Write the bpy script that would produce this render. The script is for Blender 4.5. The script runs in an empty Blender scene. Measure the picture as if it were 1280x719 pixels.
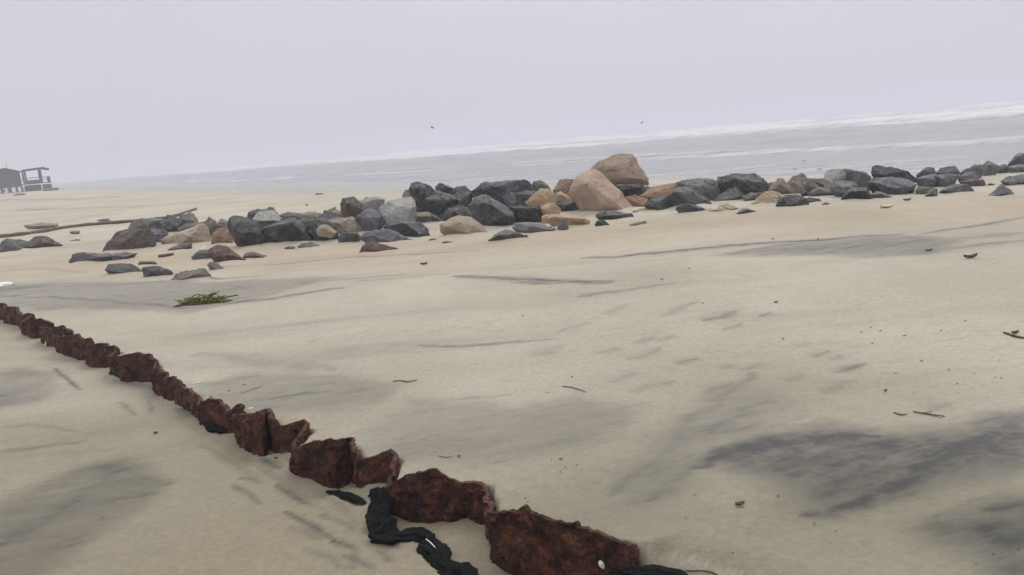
import bpy, bmesh, math, random
import numpy as np
from mathutils import Vector, Matrix, noise as mnoise

random.seed(7)
S = bpy.context.scene
COL = S.collection
R = math.radians

# ------------------------------------------------------------------ camera
F = 1000.0                      # focal length in pixels of a 1280 wide frame
EYE = Vector((0, 0, 1.6))
ROLL = math.atan(0.086)
PITCH = math.atan(184.5 * math.cos(ROLL) / F)
ROT = Matrix.Rotation(math.pi / 2 - PITCH, 3, 'X') @ Matrix.Rotation(-ROLL, 3, 'Z')
cd = bpy.data.cameras.new('camera')
cam = bpy.data.objects.new('camera', cd)
COL.objects.link(cam)
cam.matrix_world = Matrix.Translation(EYE) @ ROT.to_4x4()
cd.sensor_width = 36.0
cd.lens = 36.0 * F / 1280
cd.clip_start = 0.05
cd.clip_end = 6000
S.camera = cam
FWD = ROT @ Vector((0, 0, -1))


def ray(px, py):
    return ROT @ Vector(((px - 640) / F, -(py - 359.5) / F, -1.0))


def un(px, py, depth):
    """the point at a given distance along the view axis"""
    return EYE + ray(px, py) * depth


def on_plane(px, py, z):
    d = ray(px, py)
    return EYE + d * ((z - EYE.z) / d.z)


# ------------------------------------------------------------------ noise
def _hash(ix, iy, seed):
    h = (ix.astype(np.int64) * 374761393 + iy.astype(np.int64) * 668265263 + seed * 982451653) & 0xFFFFFFFF
    h = ((h ^ (h >> 13)) * 1274126177) & 0xFFFFFFFF
    h = h ^ (h >> 16)
    return (h & 0xFFFF) / 65535.0


def vnoise(x, y, seed=0):
    x = np.asarray(x, float); y = np.asarray(y, float)
    ix = np.floor(x); iy = np.floor(y)
    fx = x - ix; fy = y - iy
    fx = fx * fx * fx * (fx * (fx * 6 - 15) + 10); fy = fy * fy * fy * (fy * (fy * 6 - 15) + 10)
    a = _hash(ix, iy, seed); b = _hash(ix + 1, iy, seed)
    c = _hash(ix, iy + 1, seed); d = _hash(ix + 1, iy + 1, seed)
    return (a * (1 - fx) + b * fx) * (1 - fy) + (c * (1 - fx) + d * fx) * fy - 0.5


def fbm(x, y, seed=0, octv=4):
    v = 0; a = 1.0
    for i in range(octv):
        v = v + a * vnoise(x * 2 ** i + 17.3 * i, y * 2 ** i - 9.1 * i, seed + i)
        a *= 0.5
    return v


def sstep(a, b, x):
    t = np.clip((x - a) / (b - a), 0, 1)
    return t * t * (3 - 2 * t)


# ------------------------------------------------------------------ terrain
SEA_Z = -1.2
NX, NY = 0.75, 0.6614           # seaward direction


def base_z(x, y):
    x = np.asarray(x, float); y = np.asarray(y, float)
    s = x * NX + y * NY
    t = -x * NY + y * NX
    s2 = s + 3.0 * fbm(t * 0.035, s * 0.02, 40, 2) - .17 * np.maximum(t - 42, 0)
    z = -1.5 * sstep(13, 46, s2) - 1.6 * sstep(44, 110, s2)
    far = np.clip((np.hypot(x, y) - 6) / 20, 0, 1)
    z = z + fbm(x * 0.22, y * 0.33, 3, 3) * (0.05 + 0.10 * far) * (1 - sstep(30, 50, s))
    z = z + fbm(x * 1.3, y * 1.5, 8, 3) * 0.018
    z = z + fbm(x * 5.1 + y * 2, y * 7.0, 18, 3) * 0.007 * (1 - sstep(9, 16, np.hypot(x, y)))
    # dry upper beach behind and to the left rises very gently
    z = z + 0.35 * sstep(6, 60, -s)
    return z


def at(px, py, dz=0.0):
    d = ray(px, py)
    z = -0.02
    p = EYE
    for _ in range(14):
        if d.z >= -1e-4:
            break
        p = EYE + d * ((z - EYE.z) / d.z)
        zn = float(base_z(p.x, p.y)) + dz
        z = z * 0.35 + zn * 0.65
    return p


# top edge of the rusted sheet piling, near to far: picture position and height
TOP = [[(801, 704, -.03), (797, 691, .02), (792, 685, .03), (746, 663, .05), (715, 654, .055), (684, 646, .06), (668, 640, .07), (654, 634, .085), (642, 640, .055), (613, 641, .035)],
       [(613, 641, .035), (610, 622, .03), (607, 608, .035, 1), (598, 603, .04), (578, 604, .03)],
       [(578, 604, .03), (562, 598, .05), (547, 588, .112), (529, 589.5, 0, 1, 655), (510, 594, .045), (494, 601, .02), (484, 610, -.01)],
       [(484, 610, -.01), (489, 590, .02), (494, 568, .05, 1), (487, 563, .065), (477, 565, .05), (458, 572, .03), (447, 574, .02)],
       [(447, 574, .02), (443, 560, .03), (438, 546, .08, 1), (423, 550, .055), (413, 549, 0, 1, 607), (395, 552, .03), (378, 556, .015), (364, 562, -.01)],
       [(364, 562, -.01), (374, 545, .02), (384, 529, .05, 1), (379, 523, .075), (370, 528, .05), (355, 533, .03), (347, 533, .02)],
       [(347, 533, .02), (345, 526, .02), (338, 514, .06), (333, 511, .075, 1), (322, 515.5, 0, 1, 567), (304, 518, .03), (291, 519, .015)],
       [(291, 519, .015), (296, 512, .03), (301, 507, .055, 1), (295, 506, .06), (287, 513, .02)],
       [(287, 513, .02), (283, 507, .03), (276, 505, .04), (269, 498, .07, 1), (260, 498, .06), (249, 507, .01)],
       [(249, 507, .01), (254, 499, .03), (247, 493, .05, 1), (240, 489, .06), (234, 486, .05)],
       [(234, 486, .05), (228, 481, .05), (222, 474, .06, 1), (214, 471, .06), (204, 474, .03)],
       [(204, 474, .03), (207, 466, .05, 1), (198, 460, .07), (190, 463, .03)],
       [(190, 463, .03), (194, 452, .06, 1), (188, 443, .09, 1), (181, 443, .085), (173, 440, .09), (166, 442, .06), (152, 445, 0, 1, 478), (135, 446, .02)],
       [(135, 446, .02), (150, 438, .05), (148, 434, .07, 1), (141, 432, .075), (134, 434, .05)],
       [(134, 434, .05), (136, 430, .06, 1), (124, 429, .06), (116, 430.5, 0, 1, 457), (105, 432, .02)],
       [(105, 432, .02), (114, 426, .05, 1), (112, 423, .06), (105, 425, .04)],
       [(105, 425, .04), (99, 417, .08, 1), (81, 420, 0, 1, 445), (68, 420, .015)],
       [(68, 420, .015), (84, 415, .05), (88, 413, .06, 1), (84, 411, .05)],
       [(84, 411, .05), (77, 407, .08, 1), (62, 409.5, .05, 1), (49, 410, .015)],
       [(49, 410, .015), (66, 404, .05, 1), (60, 401, .07), (54, 400, .05)],
       [(54, 400, .05), (51, 398, .06, 1), (38, 401, .05, 1), (25, 402, .015)],
       [(25, 402, .015), (40, 393, .06, 1), (34, 391, .075), (26, 395, .04)],
       [(26, 395, .04), (21, 384, .07, 1), (12, 383, .06), (2, 386, .02)],
       [(2, 386, .02), (6, 380, .06, 1), (0, 379, .06), (-16, 381, .02)],
       [(-16, 381, .02), (-6, 374, .06), (-14, 373, .06), (-34, 374, .02)],
       [(-34, 374, .02), (-24, 368, .06), (-34, 367, .06), (-56, 368, .02)]]
WALL = []
for seg in TOP:
    # corners fix the plan; the points between them lie on the flat face that joins two corners
    cn = [i for i, q in enumerate(seg) if i in (0, len(seg) - 1) or len(q) > 3]
    P = [on_plane(*q[:3]) for q in seg]
    for i, q in enumerate(seg):
        if len(q) == 5:                   # a fold whose foot in the sand is seen
            foot_ = on_plane(q[0], q[4], -.155)
            d = ray(q[0], q[1])
            P[i] = EYE + d * (math.hypot(foot_.x, foot_.y) / math.hypot(d.x, d.y))
            if not -.06 < P[i].z < .2:
                P[i] = on_plane(q[0], q[1], min(.14, max(-.02, P[i].z)))
    for a, b in zip(cn, cn[1:]):
        A, B = P[a], P[b]
        for i in range(a + 1, b):
            d = ray(seg[i][0], seg[i][1])
            ex, ey = B.x - A.x, B.y - A.y
            det = d.x * (-ey) + ex * d.y
            ok = False
            if abs(det) > 1e-6:
                t_ = (A.x * (-ey) + ex * A.y) / det
                q = EYE + d * t_
                u_ = ((q.x - A.x) * ex + (q.y - A.y) * ey) / (ex * ex + ey * ey)
                ok = -.02 < u_ < 1.02 and abs(q.z - .05) < .16
            if ok:
                P[i] = q
            else:
                u_ = (i - a) / (b - a)
                P[i] = A.lerp(B, u_)
    WALL.append(P)
chain = []
for seg in WALL:
    for p in seg:
        if not chain or (p - chain[-1]).length > 1e-4:
            chain.append(p)
# the step in the sand follows the wall, then runs on out of the frame at both ends
near0 = chain[0]
step_line = [Vector((near0.x + 2.2, near0.y - 2.6, 0)), Vector((near0.x + .45, near0.y - .45, 0)), Vector((near0.x + .16, near0.y - .12, 0))] \
    + [Vector((p.x, p.y, 0)) for p in chain] + [Vector((chain[-1].x - 12, chain[-1].y + 13, 0))]
SL = np.array([(p.x, p.y) for p in step_line])
DEEP = [1.7, 1.05, 1.10, .72, 1.12, .72, 1.15, .7, .78, .76, .8, 1.05, 1.05, .8, 1.05, .72, 1.1, .72, 1.05, .72, 1.05, .72, 1.0, 1.0, 1, 1]
POLY = np.vstack([SL, [(-40, SL[-1, 1]), (-40, -12), (SL[0, 0], -12)]])


def inside(x, y, poly):
    r = np.zeros(x.shape, bool)
    n = len(poly)
    for i in range(n):
        x1, y1 = poly[i]; x2, y2 = poly[(i + 1) % n]
        if y1 == y2:
            continue
        c = (y1 > y) != (y2 > y)
        xi = (x2 - x1) * (y - y1) / (y2 - y1) + x1
        r ^= c & (x < xi)
    return r


def seg_dist(x, y, ax, ay, bx, by):
    vx, vy = bx - ax, by - ay
    L = vx * vx + vy * vy + 1e-12
    t = np.clip(((x - ax) * vx + (y - ay) * vy) / L, 0, 1)
    return np.hypot(x - ax - t * vx, y - ay - t * vy)


def line_dist(x, y, P):
    d = np.full(x.shape, 1e9)
    for i in range(len(P) - 1):
        d = np.minimum(d, seg_dist(x, y, P[i][0], P[i][1], P[i + 1][0], P[i + 1][1]))
    return d


def coarse_line(P, n):
    return P[::n] if len(P) > n else P


def step_drop(x, y):
    """how far the scoured side lies below the other side (metres, >= 0)"""
    x = np.atleast_1d(np.asarray(x, float)); y = np.atleast_1d(np.asarray(y, float))
    out = np.zeros(x.shape)
    box = (x > -22) & (x < 4.5) & (y > -8) & (y < 26)
    if not box.any():
        return out
    xb, yb = x[box], y[box]
    ins = inside(xb, yb, POLY)
    d = line_dist(xb, yb, SL)
    sd = np.where(ins, -d, d)                      # below zero on the scoured side
    num = np.zeros(xb.shape); den = np.zeros(xb.shape)
    for fac, seg in zip(DEEP, WALL):
        q = [(p.x, p.y) for p in seg[::2]] + [(seg[-1].x, seg[-1].y)]
        ds = line_dist(xb, yb, q)
        w_ = 1.0 / (ds ** 2 + .0012) ** 1.5
        num += w_ * fac; den += w_
    near_f = num / den
    fade = sstep(.10, .55, d)
    depth = (0.165 + 0.025 * fbm(xb * .9, yb * .9, 71, 2)) * (near_f * (1 - fade) + .92 * fade)
    # where no sheet holds the sand the step is a soft bank
    e = np.clip(((xb - near0.x) - (yb - near0.y) + .03) / .10, 0, 1)
    lo_ = .014 - .25 * e; hi_ = .034 + .22 * e
    k = 1 - sstep(0, 1, (sd - lo_) / (hi_ - lo_))
    bank = (0.012 + .04 * fbm(xb * 3, yb * 3, 77, 2)) * np.exp(-np.maximum(-sd, 0) / .12) * (1 - e)
    v = np.maximum(depth - bank, .02) * k
    # the drop dies out landward of the frame
    v = v * (1 - sstep(9, 20, -xb)) * (1 - sstep(2, 8, -yb))
    out[box] = v
    return out


def ground_z(x, y):
    x = np.atleast_1d(np.asarray(x, float)); y = np.atleast_1d(np.asarray(y, float))
    return base_z(x, y) - step_drop(x, y)


def gz(x, y):
    return float(ground_z(x, y)[0])


def at_left(px, py, drop=0.18):
    """a point on the lower, scoured sand on the near side of the sheet piles"""
    p = at(px, py, -drop)
    return Vector((p.x, p.y, gz(p.x, p.y)))


# ------------------------------------------------------------------ material helpers
class NT:
    def __init__(self, name, world=False):
        self.m = bpy.data.worlds.new(name) if world else bpy.data.materials.new(name)
        self.m.use_nodes = True
        self.t = self.m.node_tree
        self.t.nodes.clear()

    def n(self, typ, **kw):
        nd = self.t.nodes.new(typ)
        for k, v in kw.items():
            if k == 'inp':
                for kk, vv in v.items():
                    s = nd.inputs[kk]
                    if isinstance(vv, bpy.types.NodeSocket):
                        self.t.links.new(vv, s)
                    else:
                        s.default_value = vv
            else:
                setattr(nd, k, v)
        return nd

    def math(self, op, a, b=0.0, c=0.0, clamp=False):
        nd = self.n('ShaderNodeMath', operation=op, use_clamp=clamp)
        for i, v in enumerate((a, b, c)):
            if isinstance(v, bpy.types.NodeSocket):
                self.t.links.new(v, nd.inputs[i])
            else:
                nd.inputs[i].default_value = v
        return nd.outputs[0]

    def mix(self, fac, a, b, blend='MIX'):
        nd = self.n('ShaderNodeMix', data_type='RGBA', blend_type=blend)
        for i, v in ((0, fac), (6, a), (7, b)):
            if isinstance(v, bpy.types.NodeSocket):
                self.t.links.new(v, nd.inputs[i])
            else:
                nd.inputs[i].default_value = v if i == 0 else (*v[:3], 1)
        return nd.outputs[2]

    def noise(self, vec, scale, detail=4, rough=.55, dist=0.0, out=0):
        nd = self.n('ShaderNodeTexNoise', inp={'Scale': scale, 'Detail': detail, 'Roughness': rough, 'Distortion': dist})
        self.t.links.new(vec, nd.inputs['Vector'])
        return nd.outputs[out]

    def mapping(self, vec, loc=(0, 0, 0), rot=(0, 0, 0), scale=(1, 1, 1)):
        nd = self.n('ShaderNodeMapping', inp={'Location': loc, 'Rotation': rot, 'Scale': scale})
        self.t.links.new(vec, nd.inputs['Vector'])
        return nd.outputs[0]

    def remap(self, v, a, b, c=0.0, d=1.0, smooth=True):
        nd = self.n('ShaderNodeMapRange', interpolation_type='SMOOTHSTEP' if smooth else 'LINEAR')
        nd.inputs['From Min'].default_value = a; nd.inputs['From Max'].default_value = b
        nd.inputs['To Min'].default_value = c; nd.inputs['To Max'].default_value = d
        self.t.links.new(v, nd.inputs['Value'])
        return nd.outputs[0]

    def attr(self, name):
        return self.n('ShaderNodeAttribute', attribute_name=name).outputs['Fac']

    def surf(self, color, rough=.8, spec=.5, height=None, bdist=.01, bstr=1.0, height2=None, bdist2=.002):
        p = self.n('ShaderNodeBsdfPrincipled')
        for k, v in (('Base Color', color), ('Roughness', rough), ('Specular IOR Level', spec)):
            s = p.inputs[k]
            if isinstance(v, bpy.types.NodeSocket):
                self.t.links.new(v, s)
            elif k == 'Base Color':
                s.default_value = (*v[:3], 1)
            else:
                s.default_value = v
        nrm = None
        for h, dd in ((height, bdist), (height2, bdist2)):
            if h is None:
                continue
            b = self.n('ShaderNodeBump', inp={'Distance': dd, 'Strength': bstr})
            self.t.links.new(h, b.inputs['Height'])
            if nrm is not None:
                self.t.links.new(nrm, b.inputs['Normal'])
            nrm = b.outputs[0]
        if nrm is not None:
            self.t.links.new(nrm, p.inputs['Normal'])
        o = self.n('ShaderNodeOutputMaterial')
        self.t.links.new(p.outputs[0], o.inputs['Surface'])
        self.p = p
        return self.m


def plain(name, col, rough=.7, col2=None, scale=12, bump=.004, spec=.4):
    k = NT(name)
    v = k.n('ShaderNodeTexCoord').outputs['Object']
    n1 = k.noise(v, scale, 5)
    c = k.mix(k.remap(n1, .3, .7), col, col2 or [q * .65 for q in col])
    return k.surf(c, rough, spec, k.noise(v, scale * 4, 4), bump)


def mat_sand():
    k = NT('sand')
    v = k.n('ShaderNodeTexCoord').outputs['Object']
    dark = k.attr('dark'); wet = k.attr('wet'); damp_shade = k.attr('damp_shade'); warm = k.attr('warm')
    ang = math.atan2(NY, NX)
    vw = k.mapping(v, rot=(0, 0, -ang + .35), scale=(1, 1, 1))
    st = k.mapping(vw, scale=(1.0, 3.4, 1))
    st_fine = k.noise(st, 5.0, 6, .62, .6)
    st_mid = k.noise(st, 1.15, 5, .6, 1.0)
    xs = k.mapping(v, rot=(0, 0, R(38)), scale=(.22, 1.6, 1))
    st_far = k.noise(xs, .8, 5, .6, .4)
    big = k.noise(v, .32, 4, .55, .5)
    med = k.noise(v, 2.3, 5, .6, .3)
    fine = k.noise(v, 26, 6, .78)
    grain = k.noise(v, 420, 2, .6)
    # base sand
    c = k.mix(k.remap(big, .35, .65), (.434, .397, .322), (.390, .357, .290))
    c = k.mix(warm, c, (.40, .33, .25))
    c = k.mix(k.math('MULTIPLY', k.remap(med, .5, .75), .22), c, (.27, .255, .225))
    # dark mineral sand: patches with streaky, broken margins
    brk = k.math('ADD', k.math('MULTIPLY', st_fine, .55), k.math('MULTIPLY', st_mid, .75))
    brk = k.math('ADD', brk, k.math('MULTIPLY', k.noise(v, 9, 6, .72, .4), .62))
    brk = k.math('ADD', brk, k.math('MULTIPLY', fine, .70))
    d1 = k.math('MULTIPLY', dark, k.remap(brk, .86, 1.70, .48, 1.34))
    faint = k.math('MULTIPLY', k.math('MULTIPLY', k.remap(st_mid, .53, .74), k.remap(st_fine, .42, .68)), .34)
    farf = k.math('MULTIPLY', k.remap(st_far, .50, .76), .30)
    d2 = k.math('ADD', k.math('MAXIMUM', faint, farf), d1)
    d2 = k.math('MINIMUM', d2, .93)
    c = k.mix(d2, c, (.088, .089, .097))
    # damp and wet sand, and foreground shade put into the colour
    c = k.mix(damp_shade, c, k.mix(1.0, c, (.66, .66, .60), 'MULTIPLY'))
    c = k.mix(wet, c, k.mix(1.0, c, (.62, .61, .64), 'MULTIPLY'))
    # grain and specks
    c = k.mix(1.0, c, k.mix(k.remap(grain, .25, .75, 0, 1, False), (.80, .80, .80), (1.2, 1.2, 1.19)), 'MULTIPLY')
    c = k.mix(1.0, c, k.mix(k.remap(fine, .3, .7), (.87, .87, .875), (1.09, 1.09, 1.085)), 'MULTIPLY')
    for sc, th, hi in ((26, .075, .6), (9, .055, .7)):
        vo = k.n('ShaderNodeTexVoronoi', inp={'Scale': float(sc), 'Randomness': 1.0})
        k.t.links.new(k.mapping(v, loc=(sc * .37, .2, 0), scale=(1, 1, 0)), vo.inputs['Vector'])
        rnd = k.n('ShaderNodeSeparateColor'); k.t.links.new(vo.outputs['Color'], rnd.inputs[0])
        sp = k.math('MULTIPLY', k.remap(vo.outputs['Distance'], th, th * 1.6, 1, 0), k.math('GREATER_THAN', rnd.outputs[0], .86))
        sp = k.math('MULTIPLY', sp, k.remap(med, .42, .6))
        c = k.mix(k.math('MULTIPLY', sp, hi), c, (.07, .055, .04))
    rough = k.math('MULTIPLY_ADD', wet, -.66, .9)
    rough = k.math('MULTIPLY_ADD', damp_shade, -.12, rough)
    spec = k.math('MULTIPLY_ADD', wet, .35, .22)
    h = k.math('ADD', k.math('MULTIPLY', fine, .8), k.math('MULTIPLY', st_fine, .8))
    h = k.math('ADD', h, k.math('MULTIPLY', k.noise(v, 9, 5, .65), .9))
    h = k.math('MULTIPLY', h, k.math('MULTIPLY_ADD', wet, -.85, 1.0))
    return k.surf(c, rough, spec, h, .015, 1.0, grain, .002)


def mat_sea():
    k = NT('sea_water')
    v = k.n('ShaderNodeTexCoord').outputs['Object']
    foam = k.attr('foam')
    ang = math.atan2(NX, -NY)
    vr = k.mapping(v, rot=(0, 0, -ang), scale=(.35, 1, 1))
    n1 = k.noise(vr, .55, 7, .66, .8)
    n2 = k.noise(v, 2.4, 6, .65, .5)
    lace = k.noise(vr, 1.7, 6, .7, 1.4)
    f = k.math('ADD', k.math('MULTIPLY', n1, .75), k.math('MULTIPLY', lace, .45))
    f = k.math('ADD', f, k.math('MULTIPLY_ADD', foam, .95, -.95))
    f = k.remap(f, .02, .50)
    water = k.mix(k.remap(n1, .3, .7), (.165, .166, .166), (.235, .236, .234))
    c = k.mix(f, water, (.58, .58, .595))
    rough = k.math('MULTIPLY_ADD', f, .6, .22)
    wv = k.noise(vr, 1.3, 6, .6, .3)
    h = k.math('ADD', wv, k.math('MULTIPLY', f, .25))
    return k.surf(c, rough, .32, h, .22, 1.0, n2, .06)


def mat_rust():
    k = NT('flaking_rust')
    v = k.n('ShaderNodeTexCoord').outputs['Object']
    a = k.noise(v, 7, 7, .68, .6)
    b = k.noise(v, 19, 6, .7, .4)
    d = k.noise(k.mapping(v, scale=(1, 1, .35)), 13, 5, .65, .5)
    c = k.mix(k.remap(a, .34, .66), (.016, .0060, .0040), (.092, .0265, .0115))
    c = k.mix(k.math('MULTIPLY', k.remap(b, .52, .72), .75), c, (.22, .062, .020))
    c = k.mix(k.math('MULTIPLY', k.remap(d, .58, .74), .7), c, (.115, .038, .025))
    c = k.mix(k.math('MULTIPLY', k.remap(k.noise(v, 11, 4, .6), .66, .74), .6), c, (.27, .19, .15))
    c = k.mix(k.remap(k.noise(v, 4.5, 4, .6), .57, .72), c, (.012, .0085, .0095))
    vo = k.n('ShaderNodeTexVoronoi', feature='DISTANCE_TO_EDGE', inp={'Scale': 26.0})
    k.t.links.new(k.mapping(v, scale=(1, 1, .7)), vo.inputs['Vector'])
    h = k.math('ADD', k.math('MULTIPLY', b, 1.0), k.math('MULTIPLY', k.remap(vo.outputs[0], 0, .12), .25))
    h = k.math('ADD', h, k.math('MULTIPLY', k.remap(k.noise(v, 34, 4, .6), .48, .56), .45))
    return k.surf(c, k.remap(a, .3, .7, .92, .55), .35, h, .018, 1.0, k.noise(v, 90, 5, .7), .003)


def mat_rock(name, A, B, rough=.6, C=None, cf=.5, spec=.5, layer=0.0):
    k = NT(name)
    tc = k.n('ShaderNodeTexCoord').outputs['Object']
    oi = k.n('ShaderNodeObjectInfo').outputs['Random']
    off = k.n('ShaderNodeCombineXYZ')
    for i, q in enumerate((37.0, 91.0, 53.0)):
        k.t.links.new(k.math('MULTIPLY', oi, q), off.inputs[i])
    va = k.n('ShaderNodeVectorMath', operation='ADD')
    k.t.links.new(tc, va.inputs[0]); k.t.links.new(off.outputs[0], va.inputs[1])
    v = va.outputs[0]
    if layer:
        v = k.mapping(v, rot=(.5, .3, .2), scale=(1, 1, layer))
    n1 = k.noise(v, 3.2, 6, .62, .5)
    n2 = k.noise(v, 13, 6, .68, .3)
    n3 = k.noise(v, 70, 3, .6)
    c = k.mix(k.remap(n1, .32, .68), A, B)
    if C:
        c = k.mix(k.math('MULTIPLY', k.remap(n2, .5, .7), cf), c, C)
    c = k.mix(1.0, c, k.mix(k.remap(n3, .3, .7), (.78, .78, .78), (1.22, 1.22, 1.22)), 'MULTIPLY')
    # rain-washed grit and pale mineral seams
    c = k.mix(k.math('MULTIPLY', k.remap(k.noise(v, 5.5, 6, .75, .8), .58, .70), .35), c, (.30, .27, .22))
    seam = k.math('ABSOLUTE', k.math('SUBTRACT', k.noise(v, 2.6, 5, .6, 1.2), .5))
    c = k.mix(k.math('MULTIPLY', k.remap(seam, .0, .018, 1, 0), .30), c, (.33, .32, .30))
    c = k.mix(k.math('MULTIPLY', k.remap(k.noise(v, 8, 5, .7), .30, .42, 1, 0), .5), c, (.02, .02, .02))
    tone = k.math('MULTIPLY_ADD', oi, .5, .75)
    cc = k.n('ShaderNodeCombineColor')
    for i in range(3):
        k.t.links.new(tone, cc.inputs[i])
    c = k.mix(1.0, c, cc.outputs[0], 'MULTIPLY')
    r = k.remap(n2, .3, .7, rough - .12, rough + .15)
    return k.surf(c, r, spec, k.math('ADD', n1, n2), .05, 1.0, n3, .006)


RM = {
    'dark': mat_rock('dark_wet_basalt', (.0065, .0068, .0080), (.016, .016, .0185), .42, (.055, .055, .062), .45, .6),
    'navy': mat_rock('blue_black_stone', (.007, .0075, .010), (.019, .020, .026), .40, (.09, .094, .105), .4, .6),
    'black': mat_rock('black_stone', (.005, .0053, .006), (.010, .0105, .0115), .55, None, 0, .4),
    'green': mat_rock('green_grey_stone', (.036, .040, .036), (.088, .094, .084), .5, (.17, .175, .16), .4),
    'grey': mat_rock('mid_grey_stone', (.042, .042, .044), (.10, .098, .098), .5, (.22, .215, .21), .4),
    'pale': mat_rock('pale_grey_stone', (.20, .205, .195), (.30, .30, .285), .62, (.15, .15, .145), .4),
    'lav': mat_rock('lavender_grey_stone', (.038, .038, .047), (.095, .094, .11), .42, (.22, .22, .24), .4),
    'brown': mat_rock('brown_grey_stone', (.13, .105, .083), (.20, .160, .125), .65, (.08, .065, .055), .5),
    'dbrown': mat_rock('dark_brown_stone', (.042, .032, .026), (.082, .064, .050), .6, (.035, .030, .028), .5),
    'tan': mat_rock('tan_stone', (.28, .215, .155), (.37, .295, .215), .7, (.19, .145, .11), .45),
    'orange': mat_rock('orange_sandstone', (.34, .225, .135), (.43, .30, .19), .7, (.24, .155, .095), .5),
    'pink': mat_rock('pink_tan_granite', (.275, .190, .138), (.355, .255, .190), .72, (.20, .135, .10), .5),
    'red': mat_rock('red_brown_stone', (.060, .028, .022), (.105, .050, .038), .6, (.16, .09, .05), .5),
    'rust': mat_rock('rust_streaked_stone', (.17, .10, .065), (.27, .165, .105), .65, (.24, .085, .05), .6),
    'olive': mat_rock('olive_weedy_stone', (.085, .083, .052), (.15, .142, .092), .65, (.20, .20, .11), .4),
    'yellow': mat_rock('yellow_tan_stone', (.40, .31, .185), (.48, .38, .25), .7, (.28, .20, .12), .4),
    'striped': mat_rock('banded_brown_stone', (.14, .115, .09), (.22, .185, .15), .65, (.10, .08, .065), .6, .4, 5.0),
    'sandrock': mat_rock('sandy_tan_stone', (.30, .235, .175), (.35, .285, .215), .8, (.24, .18, .13), .4, .3),
}
M_SAND = mat_sand(); M_SEA = mat_sea(); M_RUST = mat_rust()
M_CLOTH = plain('black_geotextile', (.0055, .0062, .0062), .8, (.012, .0135, .0135), 22, .012, .08)
M_WOOD = plain('weathered_wood', (.075, .058, .044), .85, (.125, .10, .075), 9, .01)
M_TWIG = plain('dry_twig', (.10, .075, .045), .85, (.055, .040, .025), 30, .003)
M_LEAF = plain('brown_leaf', (.13, .085, .04), .8, (.075, .05, .025), 30, .002)
M_WEED = plain('olive_seaweed', (.17, .175, .030), .6, (.075, .080, .018), 25, .006)
M_WEED2 = plain('shaded_seaweed', (.035, .034, .015), .7, (.07, .062, .02), 25, .006)  # darker weed copy; shade under the fronds is put into the colour
M_WHITE = plain('white_plastic', (.72, .72, .72), .5, (.6, .6, .6), 30, .001)
M_SHELL = plain('white_shell', (.66, .63, .58), .6, (.5, .47, .42), 60, .001)
M_BLUE = plain('blue_plastic', (.035, .055, .26), .4, (.015, .025, .15), 14, .006)
M_YELLOW = plain('yellow_plastic', (.60, .52, .12), .5, (.52, .47, .22), 30, .002)
M_HUTW = plain('hut_board', (.018, .0175, .018), .9, (.028, .027, .026), 2, .01)
M_HUTR = plain('hut_thatch', (.016, .0155, .016), .95, (.026, .025, .024), 3, .02)
M_HUTP = plain('hut_timber', (.012, .0115, .0115), .9, (.022, .02, .019), 3, .01)
M_CLUT = plain('pale_board', (.30, .29, .28), .9, (.22, .21, .20), 2, .01)
M_GULL = plain('gull_white', (.45, .45, .46), .8, (.38, .38, .40), 10, .001)
M_GULLW = plain('gull_grey', (.10, .10, .11), .8, (.14, .14, .15), 10, .001)


# ------------------------------------------------------------------ object helpers
def link(name, me, mat=None, parent=None):
    o = bpy.data.objects.new(name, me)
    COL.objects.link(o)
    if mat is not None:
        me.materials.append(mat)
    if parent is not None:
        o.parent = parent
    return o


def tag(o, label=None, cat=None, group=None, kind=None):
    if label: o['label'] = label
    if cat: o['category'] = cat
    if group: o['group'] = group
    if kind: o['kind'] = kind
    return o


def empty(name, loc, rz=0.0):
    o = bpy.data.objects.new(name, None)
    COL.objects.link(o)
    o.location = loc; o.rotation_euler = (0, 0, rz)
    return o


def to_mesh(name, bm, smooth=True):
    me = bpy.data.meshes.new(name)
    bm.normal_update()
    bm.to_mesh(me); bm.free()
    if smooth:
        me.polygons.foreach_set('use_smooth', [True] * len(me.polygons))
    return me


def recentre(bm, p):
    for v in bm.verts:
        v.co -= p


def np_mesh(name, V, faces, attrs=None, smooth=True):
    me = bpy.data.meshes.new(name)
    me.from_pydata(V.tolist() if hasattr(V, 'tolist') else V, [], faces.tolist() if hasattr(faces, 'tolist') else faces)
    if attrs:
        for nm, a in attrs.items():
            at_ = me.attributes.new(nm, 'FLOAT', 'POINT')
            at_.data.foreach_set('value', np.asarray(a, np.float32))
    if smooth:
        me.polygons.foreach_set('use_smooth', [True] * len(me.polygons))
    me.update()
    return me


def grid_faces(nu, nv):
    i = np.arange(nu - 1)[:, None] * nv + np.arange(nv - 1)[None, :]
    i = i.ravel()
    return np.stack([i, i + nv, i + nv + 1, i + 1], 1)


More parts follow.
